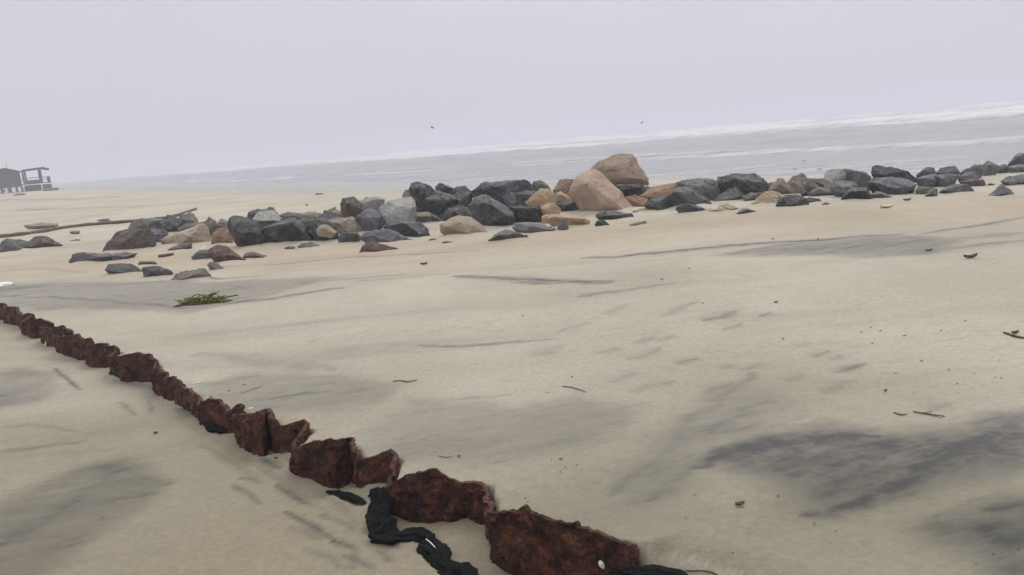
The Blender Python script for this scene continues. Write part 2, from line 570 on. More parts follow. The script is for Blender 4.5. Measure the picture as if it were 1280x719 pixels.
def tube(bm, pts, rad, n=8, wob=0.0, seed=0, flat=1.0):
    """a closed tube along points; rad per point; flat squashes it vertically"""
    rings = []
    for i, p in enumerate(pts):
        a = pts[max(i - 1, 0)]; b = pts[min(i + 1, len(pts) - 1)]
        t = (b - a)
        t = t.normalized() if t.length > 1e-9 else Vector((1, 0, 0))
        sd = t.cross(Vector((0, 0, 1)))
        sd = sd.normalized() if sd.length > 1e-4 else Vector((1, 0, 0))
        upv = sd.cross(t).normalized()
        r = rad[i] if hasattr(rad, '__len__') else rad
        ring = []
        for j in range(n):
            an = 2 * math.pi * j / n
            q = p + sd * math.cos(an) * r + upv * math.sin(an) * r * flat
            if wob:
                q = q + mnoise.noise_vector(q * (1.1 / max(r, .004)) * .35 + Vector((seed, seed * 2.3, 0))) * r * wob
            ring.append(bm.verts.new(q))
        rings.append(ring)
    for a, b in zip(rings, rings[1:]):
        for j in range(n):
            bm.faces.new((a[j], a[(j + 1) % n], b[(j + 1) % n], b[j]))
    bm.faces.new(rings[0][::-1]); bm.faces.new(rings[-1])


def resample(pts, step):
    out = [pts[0].copy()]
    for a, b in zip(pts, pts[1:]):
        n = max(1, int((b - a).length / step))
        for i in range(1, n + 1):
            out.append(a.lerp(b, i / n))
    # smooth
    for _ in range(2):
        o2 = [p.copy() for p in out]
        for i in range(1, len(out) - 1):
            o2[i] = (out[i - 1] + out[i] * 2 + out[i + 1]) / 4
        out = o2
    return out


def box(bm, c, sx, sy, sz, rz=0.0, m=None):
    r = bmesh.ops.create_cube(bm, size=1.0)
    mt = Matrix.Translation(c) @ Matrix.Rotation(rz, 4, 'Z') @ Matrix.Diagonal((sx, sy, sz, 1))
    if m is not None:
        mt = m @ mt
    bmesh.ops.transform(bm, matrix=mt, verts=r['verts'])


# ------------------------------------------------------------------ the beach
def graded(lo, f0, f1, hi, step, g1, g2):
    a = list(np.arange(f0, f1, step))
    s, v = step, a[-1]
    while v < hi:
        s *= g1; v += s; a.append(v)
    b = []
    s, v = step, a[0]
    while v > lo:
        s *= g2; v -= s; b.append(v)
    return np.array(b[::-1] + a)


gx = graded(-1600, -6.6, 3.0, 1600, .020, 1.045, 1.045)
gy = graded(-1600, 2.35, 10.2, 1600, .021, 1.02, 1.18)
GX, GY = np.meshgrid(gx, gy, indexing='ij')
fx, fy = GX.ravel(), GY.ravel()
fz = ground_z(fx, fy)

dark = np.zeros(fx.shape)


def stroke(pts, hw, amt, left=False, power=1.6, taper=True):
    P = [(at_left(*p) if left else at(*p)) for p in pts]
    P = [(q.x, q.y) for q in P]
    xs = [q[0] for q in P]; ys = [q[1] for q in P]
    m = hw * 3
    bx = (fx > min(xs) - m) & (fx < max(xs) + m) & (fy > min(ys) - m) & (fy < max(ys) + m)
    if not bx.any():
        return
    X, Y = fx[bx], fy[bx]
    w = hw * .55
    X2 = X + fbm(X / w * .35, Y / w * .35, 90, 3) * w * 1.2
    Y2 = Y + fbm(X / w * .35, Y / w * .35, 95, 3) * w * 1.2
    if taper:
        d = np.full(X.shape, 1e9)
        tot = sum(math.hypot(b[0] - a[0], b[1] - a[1]) for a, b in zip(P, P[1:])); acc = 0.0
        for a, b in zip(P, P[1:]):
            vx, vy = b[0] - a[0], b[1] - a[1]; L_ = math.hypot(vx, vy) + 1e-9
            tt_ = np.clip(((X2 - a[0]) * vx + (Y2 - a[1]) * vy) / L_ ** 2, 0, 1)
            u_ = (acc + tt_ * L_) / tot
            wd = .12 + .95 * np.sqrt(np.clip(1 - (2 * u_ - 1) ** 2, 0, 1)) * (1 - .35 * u_)
            d = np.minimum(d, np.hypot(X2 - a[0] - tt_ * vx, Y2 - a[1] - tt_ * vy) / wd)
            acc += L_
    else:
        d = line_dist(X2, Y2, P)
    v = amt * np.exp(-(d / hw) ** power)
    dark[bx] = np.maximum(dark[bx], v) + 0.25 * np.minimum(dark[bx], v)


# large dark patch of mineral sand at the lower right
def wash(poly, amt, soft, left=False):
    P = [(at_left(*p) if left else at(*p)) for p in poly]
    P = np.array([(q.x, q.y) for q in P])
    m = soft * 3
    bx = (fx > P[:, 0].min() - m) & (fx < P[:, 0].max() + m) & (fy > P[:, 1].min() - m) & (fy < P[:, 1].max() + m)
    X, Y = fx[bx], fy[bx]
    X = X + fbm(X / soft * .4, Y / soft * .4, 91, 4) * soft * .9
    Y = Y + fbm(X / soft * .4, Y / soft * .4, 96, 4) * soft * .9
    d = line_dist(X, Y, np.vstack([P, P[:1]])) * np.where(inside(X, Y, P), 1, -1)
    dark[bx] = np.maximum(dark[bx], amt * sstep(-soft, soft, d))


Z0, ZS = (750, 320), 1.802
def zp(*pts):
    return [(Z0[0] + a / ZS, Z0[1] + b / ZS) for a, b in pts]


wash(zp((230, 450), (300, 415), (430, 400), (560, 385), (660, 398), (790, 385), (900, 365), (1000, 360), (1000, 440), (900, 470), (820, 495), (700, 530), (580, 570), (465, 592), (430, 540), (330, 490)), .78, .17)
stroke(zp((220, 480), (300, 440), (420, 415), (540, 400), (640, 405)), .10, .82)
stroke(zp((450, 582), (520, 572), (600, 545), (690, 500), (790, 440), (890, 395)), .085, .92)
stroke(zp((620, 430), (700, 440), (800, 420)), .10, .8)
wash(zp((770, 605), (840, 570), (960, 535), (1040, 530), (1040, 760), (960, 760), (860, 690)), .75, .2)
stroke(zp((860, 580), (930, 560), (1000, 545)), .07, .7)
stroke(zp((900, 640), (980, 620)), .07, .6)
# grey veil left of it, running up to the right
wash(zp((-40, 560), (20, 500), (100, 430), (200, 350), (330, 300), (440, 320), (420, 400), (240, 470), (150, 560), (40, 590)), .36, .22)
stroke(zp((40, 540), (120, 470), (210, 370), (300, 300), (350, 260)), .10, .42)
stroke(zp((120, 550), (180, 500), (230, 440)), .06, .42)
stroke(zp((250, 400), (330, 345), (400, 325)), .08, .42)
vj = random.Random(3)
for a, b, L, am in ((275, 137, 38, .8), (370, 133, 16, .75), (200, 235, 26, .75), (100, 225, 44, .6), (290, 250, 16, .65), (500, 220, 19, .8), (535, 228, 13, .7), (565, 250, 32, .8),
                    (265, 300, 34, .65), (530, 296, 36, .5), (120, 290, 46, .42), (180, 118, 44, .55), (105, 190, 28, .6), (440, 275, 20, .5), (150, 185, 18, .5), (40, 120, 30, .5),
                    (300, 160, 22, .6), (345, 250, 24, .4), (60, 270, 36, .4), (20, 215, 28, .5), (460, 200, 16, .4), (770, 340, 24, .55), (-60, 160, 40, .45), (-120, 215, 40, .4)):
    j1, j2 = vj.uniform(.18, .5), vj.uniform(.18, .5)
    stroke(zp((a - L, b + L * j1), (a, b), (a + L, b - L * j2)), .026 + .0012 * L, am * .68, power=1.2)
# greyer veils across the middle
wash(((440, 545), (520, 500), (640, 510), (740, 495), (790, 520), (720, 560), (600, 575), (500, 570)), .36, .16)
wash(((235, 480), (300, 468), (420, 470), (520, 478), (470, 505), (350, 515), (270, 500)), .34, .12)
stroke([(300, 492), (330, 482)], .035, .75)
stroke([(335, 500), (375, 492), (410, 490)], .04, .6)
stroke([(250, 440), (340, 455), (420, 462)], .16, .3)
stroke([(520, 432), (580, 433), (640, 428), (700, 424)], .04, .6)
stroke([(560, 500), (640, 494)], .05, .35)
stroke([(565, 345), (620, 347), (690, 351), (765, 352)], .15, .78)
stroke([(640, 353), (760, 354)], .10, .6)
stroke([(720, 371), (780, 363), (845, 354)], .06, .5)
stroke([(440, 352), (560, 342)], .12, .3)
stroke([(725, 323), (850, 313), (960, 304), (1060, 297), (1135, 293)], .12, .9)
wash(((900, 318), (1000, 302), (1130, 294), (1200, 300), (1170, 315), (1060, 322)), .5, .2)
stroke([(1150, 293), (1240, 279), (1300, 268)], .06, .8)
stroke([(1000, 312), (1120, 305), (1200, 298), (1300, 290)], .2, .4)
stroke([(1150, 315), (1290, 300)], .10, .4)
# left: dark bands between the rocks and the piling
stroke([(-40, 370), (60, 371), (140, 377), (230, 386), (330, 374), (430, 360)], .17, .68)
stroke([(-40, 362), (120, 357), (250, 350), (340, 344)], .10, .6)
stroke([(80, 364), (250, 362), (400, 352), (520, 342)], .12, .38)
stroke([(330, 332), (420, 323), (520, 318), (600, 314)], .07, .55)
stroke([(10, 338), (60, 336), (110, 341)], .08, .35)
stroke([(260, 335), (330, 330)], .05, .4)
# lower, scoured side
wash(((-60, 660), (40, 620), (110, 585), (160, 578), (180, 595), (215, 605), (190, 640), (120, 680), (40, 740), (-60, 760)), .46, .11, True)
stroke([(-30, 700), (60, 655), (110, 615), (160, 590)], .10, .55, True)
wash(((-60, 480), (40, 462), (75, 475), (60, 505), (-60, 525)), .42, .12, True)
stroke([(130, 590), (215, 612)], .08, .5, True)
wash(((-40, 358), (120, 352), (260, 352), (430, 345), (330, 372), (230, 392), (120, 386), (-40, 384)), .42, .16)
stroke([(-10, 574), (60, 562), (105, 556)], .07, .45, True)
stroke([(0, 540), (40, 536), (100, 545)], .04, .35, True)
stroke([(68, 463), (86, 478), (102, 492)], .022, .95, True)
stroke([(150, 505), (170, 525)], .020, .6, True)
stroke([(186, 505), (192, 525)], .020, .5, True)
stroke([(140, 480), (200, 490)], .06, .45, True)
stroke([(220, 520), (262, 528)], .08, .6, True)
for pts, w_, am in (([(292, 611), (312, 622), (328, 636)], .020, .7), ([(344, 611), (366, 622), (385, 636)], .020, .85), ([(355, 643), (390, 660), (420, 680)], .020, .85),
                    ([(296, 602), (312, 603), (328, 610)], .02, .5), ([(416, 680), (432, 684), (446, 691)], .02, .85), ([(400, 645), (424, 655), (444, 668)], .018, .5),
                    ([(446, 690), (443, 704), (440, 720)], .018, .55), ([(430, 698), (450, 706), (470, 718)], .02, .7), ([(470, 690), (482, 697), (492, 708)], .02, .65),
                    ([(322, 578), (338, 584), (352, 594)], .026, .85), ([(360, 662), (382, 668), (404, 678)], .04, .4), ([(400, 620), (430, 640), (452, 668)], .02, .35),
                    ([(250, 560), (290, 580), (330, 610)], .03, .3), ([(380, 690), (410, 700), (430, 716)], .03, .35), ([(300, 570), (340, 600), (400, 640)], .03, .3)):
    stroke(pts, w_, am, True)
# distant lines on the flat
stroke([(-40, 265), (60, 262), (160, 258), (250, 254)], .5, .45)
stroke([(-40, 252), (60, 250), (150, 247)], 1.0, .5)
stroke([(60, 312), (120, 306)], .08, .4)
dark = np.clip(dark, 0, 1.2)

sd_s = fx * NX + fy * NY
sd_t = -fx * NY + fy * NX
wl = 17.5 + 9 * sstep(27, 15, sd_t) + 2.2 * fbm(fx * .12, fy * .12, 300, 3)
wet = np.clip(.75 * sstep(0, 2.2, sd_s - wl - .13 * np.maximum(sd_t - 42, 0)) + .25 * sstep(0, 14, sd_s - wl - .13 * np.maximum(sd_t - 42, 0)), 0, 1) * (fy > 0)
drop = step_drop(fx, fy)
rr = np.hypot(fx, fy)
damp_shade = np.clip(0.95 * sstep(.05, .14, drop) * (1 - .55 * sstep(3.5, 9, rr)) + (.95 * (1 - sstep(2.6, 6.5, rr + .9 * fbm(fx * .5, fy * .5, 33, 3)))) * (drop < .05), 0, 1)  # scoured side damp; near sand darkened by distance to stand for shade
damp_shade = np.clip(damp_shade + .10 + .5 * fbm(fx * .6, fy * .8, 61, 3), 0, 1) * (1 - wet)
# warm drift sand along the foot of the rocks
pl = [at(x, y) for x, y in ((60, 330), (330, 320), (520, 308), (640, 302), (760, 292), (900, 275), (1080, 268), (1300, 258))]
dl = line_dist(fx, fy, [(p.x, p.y) for p in pl])
warm = np.clip(np.exp(-(dl / 1.5) ** 2) * 1.0 + .45 * np.exp(-(drop - .17) ** 2 / .004) * np.exp(-((rr - 3.6) / 1.4) ** 2), 0, .9)
V = np.stack([fx, fy, fz], 1)
me = np_mesh('beach', V, grid_faces(len(gx), len(gy)), {'dark': dark, 'wet': wet, 'damp_shade': damp_shade, 'warm': warm})
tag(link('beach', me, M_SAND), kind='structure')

# ------------------------------------------------------------------ the sea
ss = [24.0]
stp = .5
while ss[-1] < 1500:
    if ss[-1] > 60: stp *= 1.006
    if ss[-1] > 260: stp *= 1.05
    ss.append(ss[-1] + stp)
ss = np.array(ss)
tt = graded(-1500, -40, 260, 1500, 1.4, 1.05, 1.06)
TT, SS = np.meshgrid(tt, ss, indexing='ij')
t_, s_ = TT.ravel(), SS.ravel()
zz = np.full(t_.shape, SEA_Z); foam = np.zeros(t_.shape)
lines = [(44, 1.5, .03, .45, 8), (52, 1.5, .05, .5, 7), (57, 1.6, .14, .66, 9), (61, 1.6, .16, .62, 11), (67, 2.0, .14, .55, 7), (86, 4, .30, .16, 6), (98, 4, .35, .2, 7), (116, 5, .50, .45, 14), (132, 4.5, .85, .95, 15), (146, 4.5, .9, .9, 14),
         (163, 5.5, .95, .9, 20), (192, 6, 1.1, .95, 22), (228, 7, 1.25, .9, 24), (275, 9, 1.3, .9, 30), (330, 10, 1.3, .8, 30), (400, 12, 1.3, .8, 34)]
for i, (s0, w, hgt, fa, fw) in enumerate(lines):
    sc = s0 + (2.2 + s0 * .035) * fbm(t_ * .018, t_ * 0 + i * 7.7, 120 + i, 4) * 2
    al = np.clip(.62 + 1.3 * fbm(t_ * .022, t_ * 0 + i * 3.1, 160 + i, 3) + .9 * fbm(t_ * .15, s_ * .08 + i * 3.1, 260 + i, 3), .05, 1.15)
    d = s_ - sc
    prof = np.where(d < 0, np.exp(-(d / (w * .6)) ** 2), np.exp(-(d / (w * 1.6)) ** 2))
    zz += hgt * prof * al
    if fa:
        f_ = np.where(d < 0, np.exp(-(d / (fw * .30)) ** 2), np.exp(-(d / (fw * .75)) ** 2))
        foam = np.maximum(foam, fa * f_ * np.clip(al * 1.3, .35, 1))
foam = np.maximum(foam, .50 * sstep(62, 36, s_))             # thin lacy wash near the edge
foam = np.maximum(foam, .62 * sstep(120, 150, s_))
zz += .10 * fbm(t_ * .25, s_ * .35, 200, 4) * sstep(44, 80, s_)
zz += .02 * fbm(t_ * .1, s_ * .3, 210, 3)
wx = -NY * t_ + NX * s_
wy = NX * t_ + NY * s_
me = np_mesh('sea', np.stack([wx, wy, zz], 1), grid_faces(len(tt), len(ss))[:, ::-1], {'foam': foam})
tag(link('sea', me, M_SEA), kind='structure')

# ------------------------------------------------------------------ rusted sheet piling
wall_root = empty('sheet_pile_wall', (near0.x, near0.y, gz(near0.x, near0.y)))
tag(wall_root, 'zigzag line of rusted flaking sheet piles sticking out of the sand', 'sheet piling')


def pile_part(seg, k):
    dist = np.linalg.norm(np.array(seg[0][:2]))
    step = .012 if dist < 4.2 else (.018 if dist < 7 else .028)
    pts = []
    for a, b in zip(seg, seg[1:]):
        n = max(1, int((b - a).length / step))
        for i in range(n):
            pts.append(a.lerp(b, i / n))
    pts.append(seg[-1])
    base = -.50
    rows = max(10, int(.5 / step))
    th = .028
    amp = .008 if dist < 4.6 else .014
    n = len(pts)
    nrm = []
    for i in range(n):
        a = pts[max(i - 2, 0)]; b = pts[min(i + 2, n - 1)]
        d = Vector((b.x - a.x, b.y - a.y, 0))
        d = d.normalized() if d.length > 1e-6 else Vector((1, 0, 0))
        nrm.append(Vector((-d.y, d.x, 0)))
    bm = bmesh.new()
    grids = []
    for side in (1, -1):
        g = []
        for i, p in enumerate(pts):
            # ragged corroded top edge
            rag = mnoise.fractal(Vector((p.x * 14, p.y * 14, k * .7)), 1.0, 2.1, 4) * .011 + mnoise.noise(Vector((p.x * 55, p.y * 55, 1))) * .005
            zt = p.z + rag
            col = []
            for j in range(rows + 1):
                f = j / rows
                f = f ** 1.25
                z = zt + (base - zt) * f
                q = Vector((p.x, p.y, z))
                flake = mnoise.fractal(q * 9 + Vector((0, 0, k)), .8, 2.1, 6) * amp + (mnoise.cell(q * 17 + mnoise.noise_vector(q * 20) * .6) - .5) * .012 + mnoise.ridged_multi_fractal(q * 22, .9, 2.1, 3, 1, 2) * .005
                tq = th * (.75 + .3 * min(1, f * 8)) * (1 + .6 * mnoise.noise(q * 12))
                q = q + nrm[i] * (side * tq * .5 + flake + (side * mnoise.noise(q * 40) * .004))
                col.append(bm.verts.new(q))
            g.append(col)
        grids.append(g)
    A, B = grids
    for i in range(n - 1):
        for j in range(rows):
            bm.faces.new((A[i][j], A[i][j + 1], A[i + 1][j + 1], A[i + 1][j]))
            bm.faces.new((B[i][j], B[i + 1][j], B[i + 1][j + 1], B[i][j + 1]))
        bm.faces.new((A[i][0], A[i + 1][0], B[i + 1][0], B[i][0]))
        bm.faces.new((A[i][rows], B[i][rows], B[i + 1][rows], A[i + 1][rows]))
    for i in (0, n - 1):
        for j in range(rows):
            f = (A[i][j], B[i][j], B[i][j + 1], A[i][j + 1])
            bm.faces.new(f if i == 0 else f[::-1])
    bmesh.ops.recalc_face_normals(bm, faces=bm.faces[:])
    recentre(bm, Vector(wall_root.location))
    me_ = to_mesh('sheet_pile', bm, True)
    me_.set_sharp_from_angle(angle=R(32))
    return me_


for k, seg in enumerate(WALL):
    link('sheet_pile', pile_part(seg, k), M_RUST, wall_root)

# ------------------------------------------------------------------ rocks
CR = {'A': (80, 260, 7.19), 'B': (190, 250, 6.536), 'C': (280, 240, 7.99), 'D': (380, 230, 7.193), 'E': (490, 215, 7.569),
      'F': (580, 215, 7.567), 'G': (660, 180, 5.994), 'H': (780, 200, 7.992), 'I': (880, 205, 10.275), 'J': (970, 200, 10.275),
      'K': (1050, 195, 10.275), 'L': (1140, 185, 8.986), 'M': (0, 270, 7.99)}
GROUP = 'boulders and stones of the broken rock breakwater'
_rk = [0]
FEET = []


def rock(cr, poly, g, mat, label, name=None, thick=.8, fr=None, deep=None, hang=False, jit=1.0):
    """outline traced at real distance, with a front, a back and a foot of its own depth"""
    _rk[0] += 1
    rnd = random.Random(1000 + _rk[0])
    x0, y0, sc = CR[cr]
    P = [(x0 + a / sc, y0 + b / sc) for a, b in poly]
    gy_ = y0 + g / sc
    xs = [p[0] for p in P]; ys = [p[1] for p in P]
    cx, cy = (min(xs) + max(xs)) / 2, (min(ys) + max(ys)) / 2
    foot = at(cx, gy_)
    dep = (foot - EYE).dot(FWD)
    w = (max(xs) - min(xs)) / F * dep; h = (max(ys) - min(ys)) / F * dep
    T = thick * (w * .55 + min(w, h * 2) * .45)
    dc = dep + T * .18
    fc = un(cx, gy_, dc)
    FEET.append((fc.x, fc.y, w, max(T, .3 * w), _rk[0] * 3.7))
    P = [(cx + (x - cx) * 1.10, cy + (y - cy) * 1.08) for x, y in P]
    size = (w + h) / 2
    pts = []
    for (x, y) in P:
        pts.append(un(x, y, dc + rnd.uniform(-.10, .12) * T))
    # front facets
    for i, (x, y) in enumerate(P):
        if len(P) > 5 and (i % 2 == _rk[0] % 2 or rnd.random() < .25):
            continue
        q = rnd.uniform(.35, .85)
        up = .10 if y < cy else .0
        fxp = cx + (x - cx) * q; fyp = cy + (y - cy) * (q - up) + rnd.uniform(0, .12) * (max(ys) - min(ys))
        pts.append(un(fxp, fyp, dc - T * rnd.uniform(.15, .5)))
    if fr:
        for (a, b, f) in fr:
            pts.append(un(x0 + a / sc, y0 + b / sc, dc - T * f))
    # back
    for (x, y) in P:
        q = rnd.uniform(.6, .85)
        pts.append(un(cx + (x - cx) * q, cy + (y - cy) * q + .06 * (max(ys) - min(ys)), dc + T * rnd.uniform(.35, .6)))
    if not hang:
        zf = base_z(foot.x, foot.y) - .10 * h - .03
        for k_ in range(4):
            ang = k_ * math.pi / 2 + .7
            q = Vector((un(cx, gy_, dc).x + math.cos(ang) * w * .30, un(cx, gy_, dc).y + math.sin(ang) * T * .28 + T * .1, float(zf)))
            pts.append(q)
    c = sum(pts, Vector()) / len(pts)
    bm = bmesh.new()
    for p in pts:
        bm.verts.new(p - c)
    r = bmesh.ops.convex_hull(bm, input=bm.verts[:])
    junk = [v for v in bm.verts if not v.link_faces]
    bmesh.ops.delete(bm, geom=junk, context='VERTS')
    bmesh.ops.dissolve_limit(bm, angle_limit=R(9), verts=bm.verts[:], edges=bm.edges[:])
    try:
        bmesh.ops.bevel(bm, geom=bm.edges[:], offset=size * .018, offset_type='OFFSET', segments=1, profile=.5, affect='EDGES', clamp_overlap=True)
    except Exception:
        pass
    bmesh.ops.triangulate(bm, faces=bm.faces[:])
    target = size / (16 if size > .35 else 9)
    for _ in range(5):
        es = [e for e in bm.edges if e.calc_length() > target * 1.6]
        if not es or len(bm.faces) > 7000:
            break
        bmesh.ops.subdivide_edges(bm, edges=es, cuts=1, use_grid_fill=False)
        bmesh.ops.triangulate(bm, faces=bm.faces[:])
    bm.normal_update()
    sv = Vector((rnd.uniform(-50, 50), rnd.uniform(-50, 50), rnd.uniform(-50, 50)))
    fr1 = 1.6 / size; fr2 = 5.0 / size; fr3 = 14.0 / size
    mv = []
    for v in bm.verts:
        q = v.co + sv * size
        d = mnoise.noise(q * fr1) * .020 + mnoise.fractal(q * fr2, .85, 2.1, 5) * .020
        cell = mnoise.cell(q * fr2 * .6 + mnoise.noise_vector(q * fr2) * .35)
        d += (cell - .5) * .022
        rg = mnoise.ridged_multi_fractal(q * fr2 * .55, 1.0, 2.1, 3, 1.0, 2.0)
        d -= max(0, rg - 1.35) * .045
        d += mnoise.noise(q * fr3) * .014
        mv.append(v.co + v.normal * d * size * jit)
    for v, q in zip(bm.verts, mv):
        v.co = q
    if name is None:
        name = 'boulder' if size > .55 else ('rock' if size > .22 else 'stone')
    base = Vector((c.x, c.y, c.z))
    me_ = to_mesh(name, bm, True)
    try:
        me_.set_sharp_from_angle(angle=R(24))
    except Exception:
        pass
    o = link(name, me_, RM[mat])
    o.location = base
    tag(o, label, 'rock', GROUP)
    return o



# --- far left
rock('M', [(-20, 340), (10, 265), (60, 228), (120, 230), (165, 270), (215, 325), (200, 350), (90, 362), (-20, 378)], 362, 'green', 'green grey boulder cut by the left frame edge, below the long pole')
rock('M', [(130, 240), (200, 232), (290, 256), (320, 300), (215, 330), (150, 300)], 318, 'grey', 'low grey stone wedged between green grey and brown rocks at far left')
rock('M', [(230, 310), (290, 275), (345, 215), (400, 203), (470, 205), (505, 250), (560, 295), (620, 292), (540, 312), (300, 335)], 330, 'dbrown', 'dark brown peaked rock under the middle of the long pole')
rock('M', [(245, 95), (290, 82), (430, 65), (570, 75), (575, 125), (480, 140), (300, 138)], 138, 'tan', 'long flat tan slab lying just behind the pole')
rock('M', [(695, 160), (720, 148), (795, 150), (790, 185), (730, 182)], 184, 'brown', 'small reddish brown stone alone on sand in front of the pole')
# --- left cluster
rock('A', [(60, 485), (90, 420), (130, 400), (160, 410), (290, 405), (400, 410), (450, 440), (400, 500), (320, 505), (150, 490)], 497, 'grey', 'low dark grey slab at the left end of the rock pile')
rock('A', [(400, 420), (540, 400), (650, 410), (600, 425), (430, 480)], 470, 'lav', 'thin lavender grey slab half buried below the big brown boulder')
rock('A', [(355, 395), (385, 330), (400, 300), (480, 215), (560, 195), (700, 190), (790, 215), (810, 320), (560, 385), (400, 405)], 398, 'dbrown', 'big brown boulder with the blue plastic at its right end', thick=.7)
rock('A', [(585, 185), (600, 145), (670, 100), (760, 88), (880, 95), (905, 185), (780, 190)], 250, 'grey', 'flat topped grey slab behind the big brown boulder, crossing the pole')
rock('A', [(770, 215), (800, 190), (900, 195), (935, 230), (880, 280), (850, 310), (790, 260)], 320, 'lav', 'lavender grey stone just behind the blue plastic')
rock('A', [(370, 560), (410, 510), (500, 495), (600, 500), (690, 560), (715, 590), (650, 618), (560, 612), (480, 575)], 606, 'green', 'rounded green grey rock in the front row, left of the notched one')
rock('A', [(665, 505), (690, 480), (800, 480), (832, 492), (790, 515), (700, 520)], 517, 'green', 'small flat oval stone alone above the front row rocks')
rock('A', [(700, 390), (730, 375), (755, 380), (740, 395)], 394, 'dbrown', 'tiny dark pebble on sand below the blue plastic')
rock('B', [(-74, 560), (-40, 545), (60, 540), (150, 575), (165, 600), (90, 640), (-60, 642)], 634, 'green', 'green grey notched rock between rounded and banded front rocks')
rock('B', [(155, 665), (200, 600), (290, 585), (380, 560), (420, 560), (490, 630), (440, 655), (300, 668)], 662, 'striped', 'brown banded rock, nearest of the front row to the seaweed')
rock('B', [(65, 325), (250, 240), (410, 190), (450, 230), (490, 350), (380, 362), (300, 365), (200, 378), (100, 355)], 372, 'tan', 'long tan wedge rising to the right of the blue plastic', fr=[(300, 300, .45)])
rock('B', [(130, 405), (230, 355), (320, 350), (325, 400), (230, 412)], 409, 'dbrown', 'flat dark brown stone in front of the tan wedge')
rock('B', [(425, 190), (465, 135), (520, 170), (540, 230), (500, 300), (450, 250)], 320, 'olive', 'olive green upright rock behind the tip of the tan wedge')
rock('B', [(535, 185), (570, 150), (610, 170), (625, 215), (560, 225)], 290, 'pale', 'small pale stone on top beside the olive rock')
rock('B', [(490, 350), (500, 270), (540, 235), (620, 220), (650, 260), (660, 350), (600, 366)], 361, 'rust', 'grey stone with a rusty base left of the big dark block')
rock('B', [(465, 440), (480, 400), (540, 370), (600, 375), (690, 430), (765, 490), (690, 525), (590, 515), (500, 490)], 518, 'red', 'dark red brown rock lying on sand before the pile')
rock('B', [(320, 470), (360, 430), (410, 405), (480, 410), (490, 490), (380, 497)], 492, 'green', 'grey green rock touching the left side of the red brown rock')
rock('B', [(455, 530), (480, 505), (540, 520), (585, 560), (560, 578), (510, 577)], 576, 'green', 'small green grey stone below the red brown rock')
rock('B', [(110, 215), (150, 170), (200, 185), (205, 240), (130, 255)], 265, 'grey', 'small grey stone at the foot of the raised pole end')
rock('B', [(210, 240), (280, 195), (420, 175), (410, 200), (250, 245)], 270, 'brown', 'thin brown stone along the back of the tan wedge')
rock('B', [(130, 185), (150, 166), (190, 172), (200, 188)], 192, 'dark', 'tiny dark stone under the raised end of the pole')
rock('C', [(190, 645), (230, 605), (310, 600), (390, 625), (445, 655), (430, 680), (320, 677), (200, 662)], 675, 'grey', 'low grey stone right of the red brown rock')
# --- dark blocks
rock('C', [(50, 330), (60, 265), (120, 245), (230, 250), (280, 300), (330, 350), (400, 440), (450, 500), (330, 570), (170, 555), (110, 490)], 562, 'dark', 'big dark block leaning left beneath the pale capping stone', fr=[(250, 300, .25), (170, 420, .5)])
rock('C', [(285, 270), (340, 205), (420, 185), (490, 190), (575, 265), (480, 312), (370, 357), (320, 347)], 500, 'pale', 'pale grey stone resting across two big dark blocks', hang=True, thick=.9)
rock('C', [(235, 250), (250, 200), (330, 170), (420, 175), (400, 230), (300, 270)], 460, 'dark', 'dark rounded stone peeping out left behind the pale capping stone')
rock('C', [(420, 180), (450, 150), (490, 155), (540, 215), (530, 250), (440, 215)], 455, 'olive', 'dark olive stone peeping out right behind the pale capping stone')
rock('C', [(370, 370), (520, 310), (640, 265), (690, 270), (790, 340), (850, 440), (870, 512), (700, 527), (480, 527), (430, 430)], 524, 'dark', 'broad dark block with a brown left face, right of the leaning block', fr=[(520, 330, .42), (500, 480, .42)])
rock('C', [(550, 230), (640, 200), (740, 210), (800, 265), (720, 290), (600, 280)], 400, 'brown', 'brown stone behind the broad dark block')
rock('C', [(715, 295), (790, 265), (860, 260), (920, 270), (870, 340), (800, 350)], 430, 'grey', 'grey stone behind the right shoulder of the broad dark block')
rock('C', [(740, 220), (860, 195), (960, 210), (950, 262), (800, 275)], 370, 'brown', 'flat brown stone on the ridge above the grey shoulder stone')
rock('C', [(800, 355), (870, 340), (940, 290), (960, 320), (900, 440), (850, 440)], 490, 'black', 'black stone in the gap left of the tan faced rock')
rock('C', [(605, 560), (640, 541), (700, 545), (705, 565), (650, 575)], 574, 'dbrown', 'small brown pebble in front of the broad dark block')
rock('C', [(735, 548), (790, 510), (870, 505), (930, 530), (1000, 555), (860, 562)], 558, 'green', 'flat dark green stone at the foot of the white strip')
rock('D', [(70, 440), (110, 355), (180, 335), (280, 380), (310, 470), (290, 510), (190, 530), (100, 505)], 519, 'dark', 'dark stone wrapped around the tan faced rock')
rock('D', [(108, 425), (140, 372), (200, 362), (300, 432), (240, 487), (130, 467)], 529, 'tan', 'tan faced rock framed by dark stone right of the white strip', hang=True, thick=.5)
rock('D', [(50, 400), (75, 350), (120, 310), (180, 320), (230, 360), (150, 400)], 470, 'dark', 'jagged dark stone above the tan faced rock')
rock('D', [(200, 335), (260, 312), (440, 295), (520, 370), (545, 420), (400, 432), (310, 432)], 455, 'brown', 'brown slab to the right above the tan faced rock', fr=[(370, 330, .35)])
rock('D', [(465, 305), (540, 240), (580, 225), (660, 250), (700, 280), (720, 350), (660, 402), (580, 402), (540, 370)], 440, 'lav', 'blue grey block with a pale flat top amid the pile', fr=[(560, 300, .4), (690, 300, .35)])
rock('D', [(330, 180), (350, 135), (440, 120), (480, 140), (500, 190), (560, 232), (440, 285), (360, 290), (340, 240)], 390, 'dbrown', 'dark jagged rock on the ridge behind the brown slab')
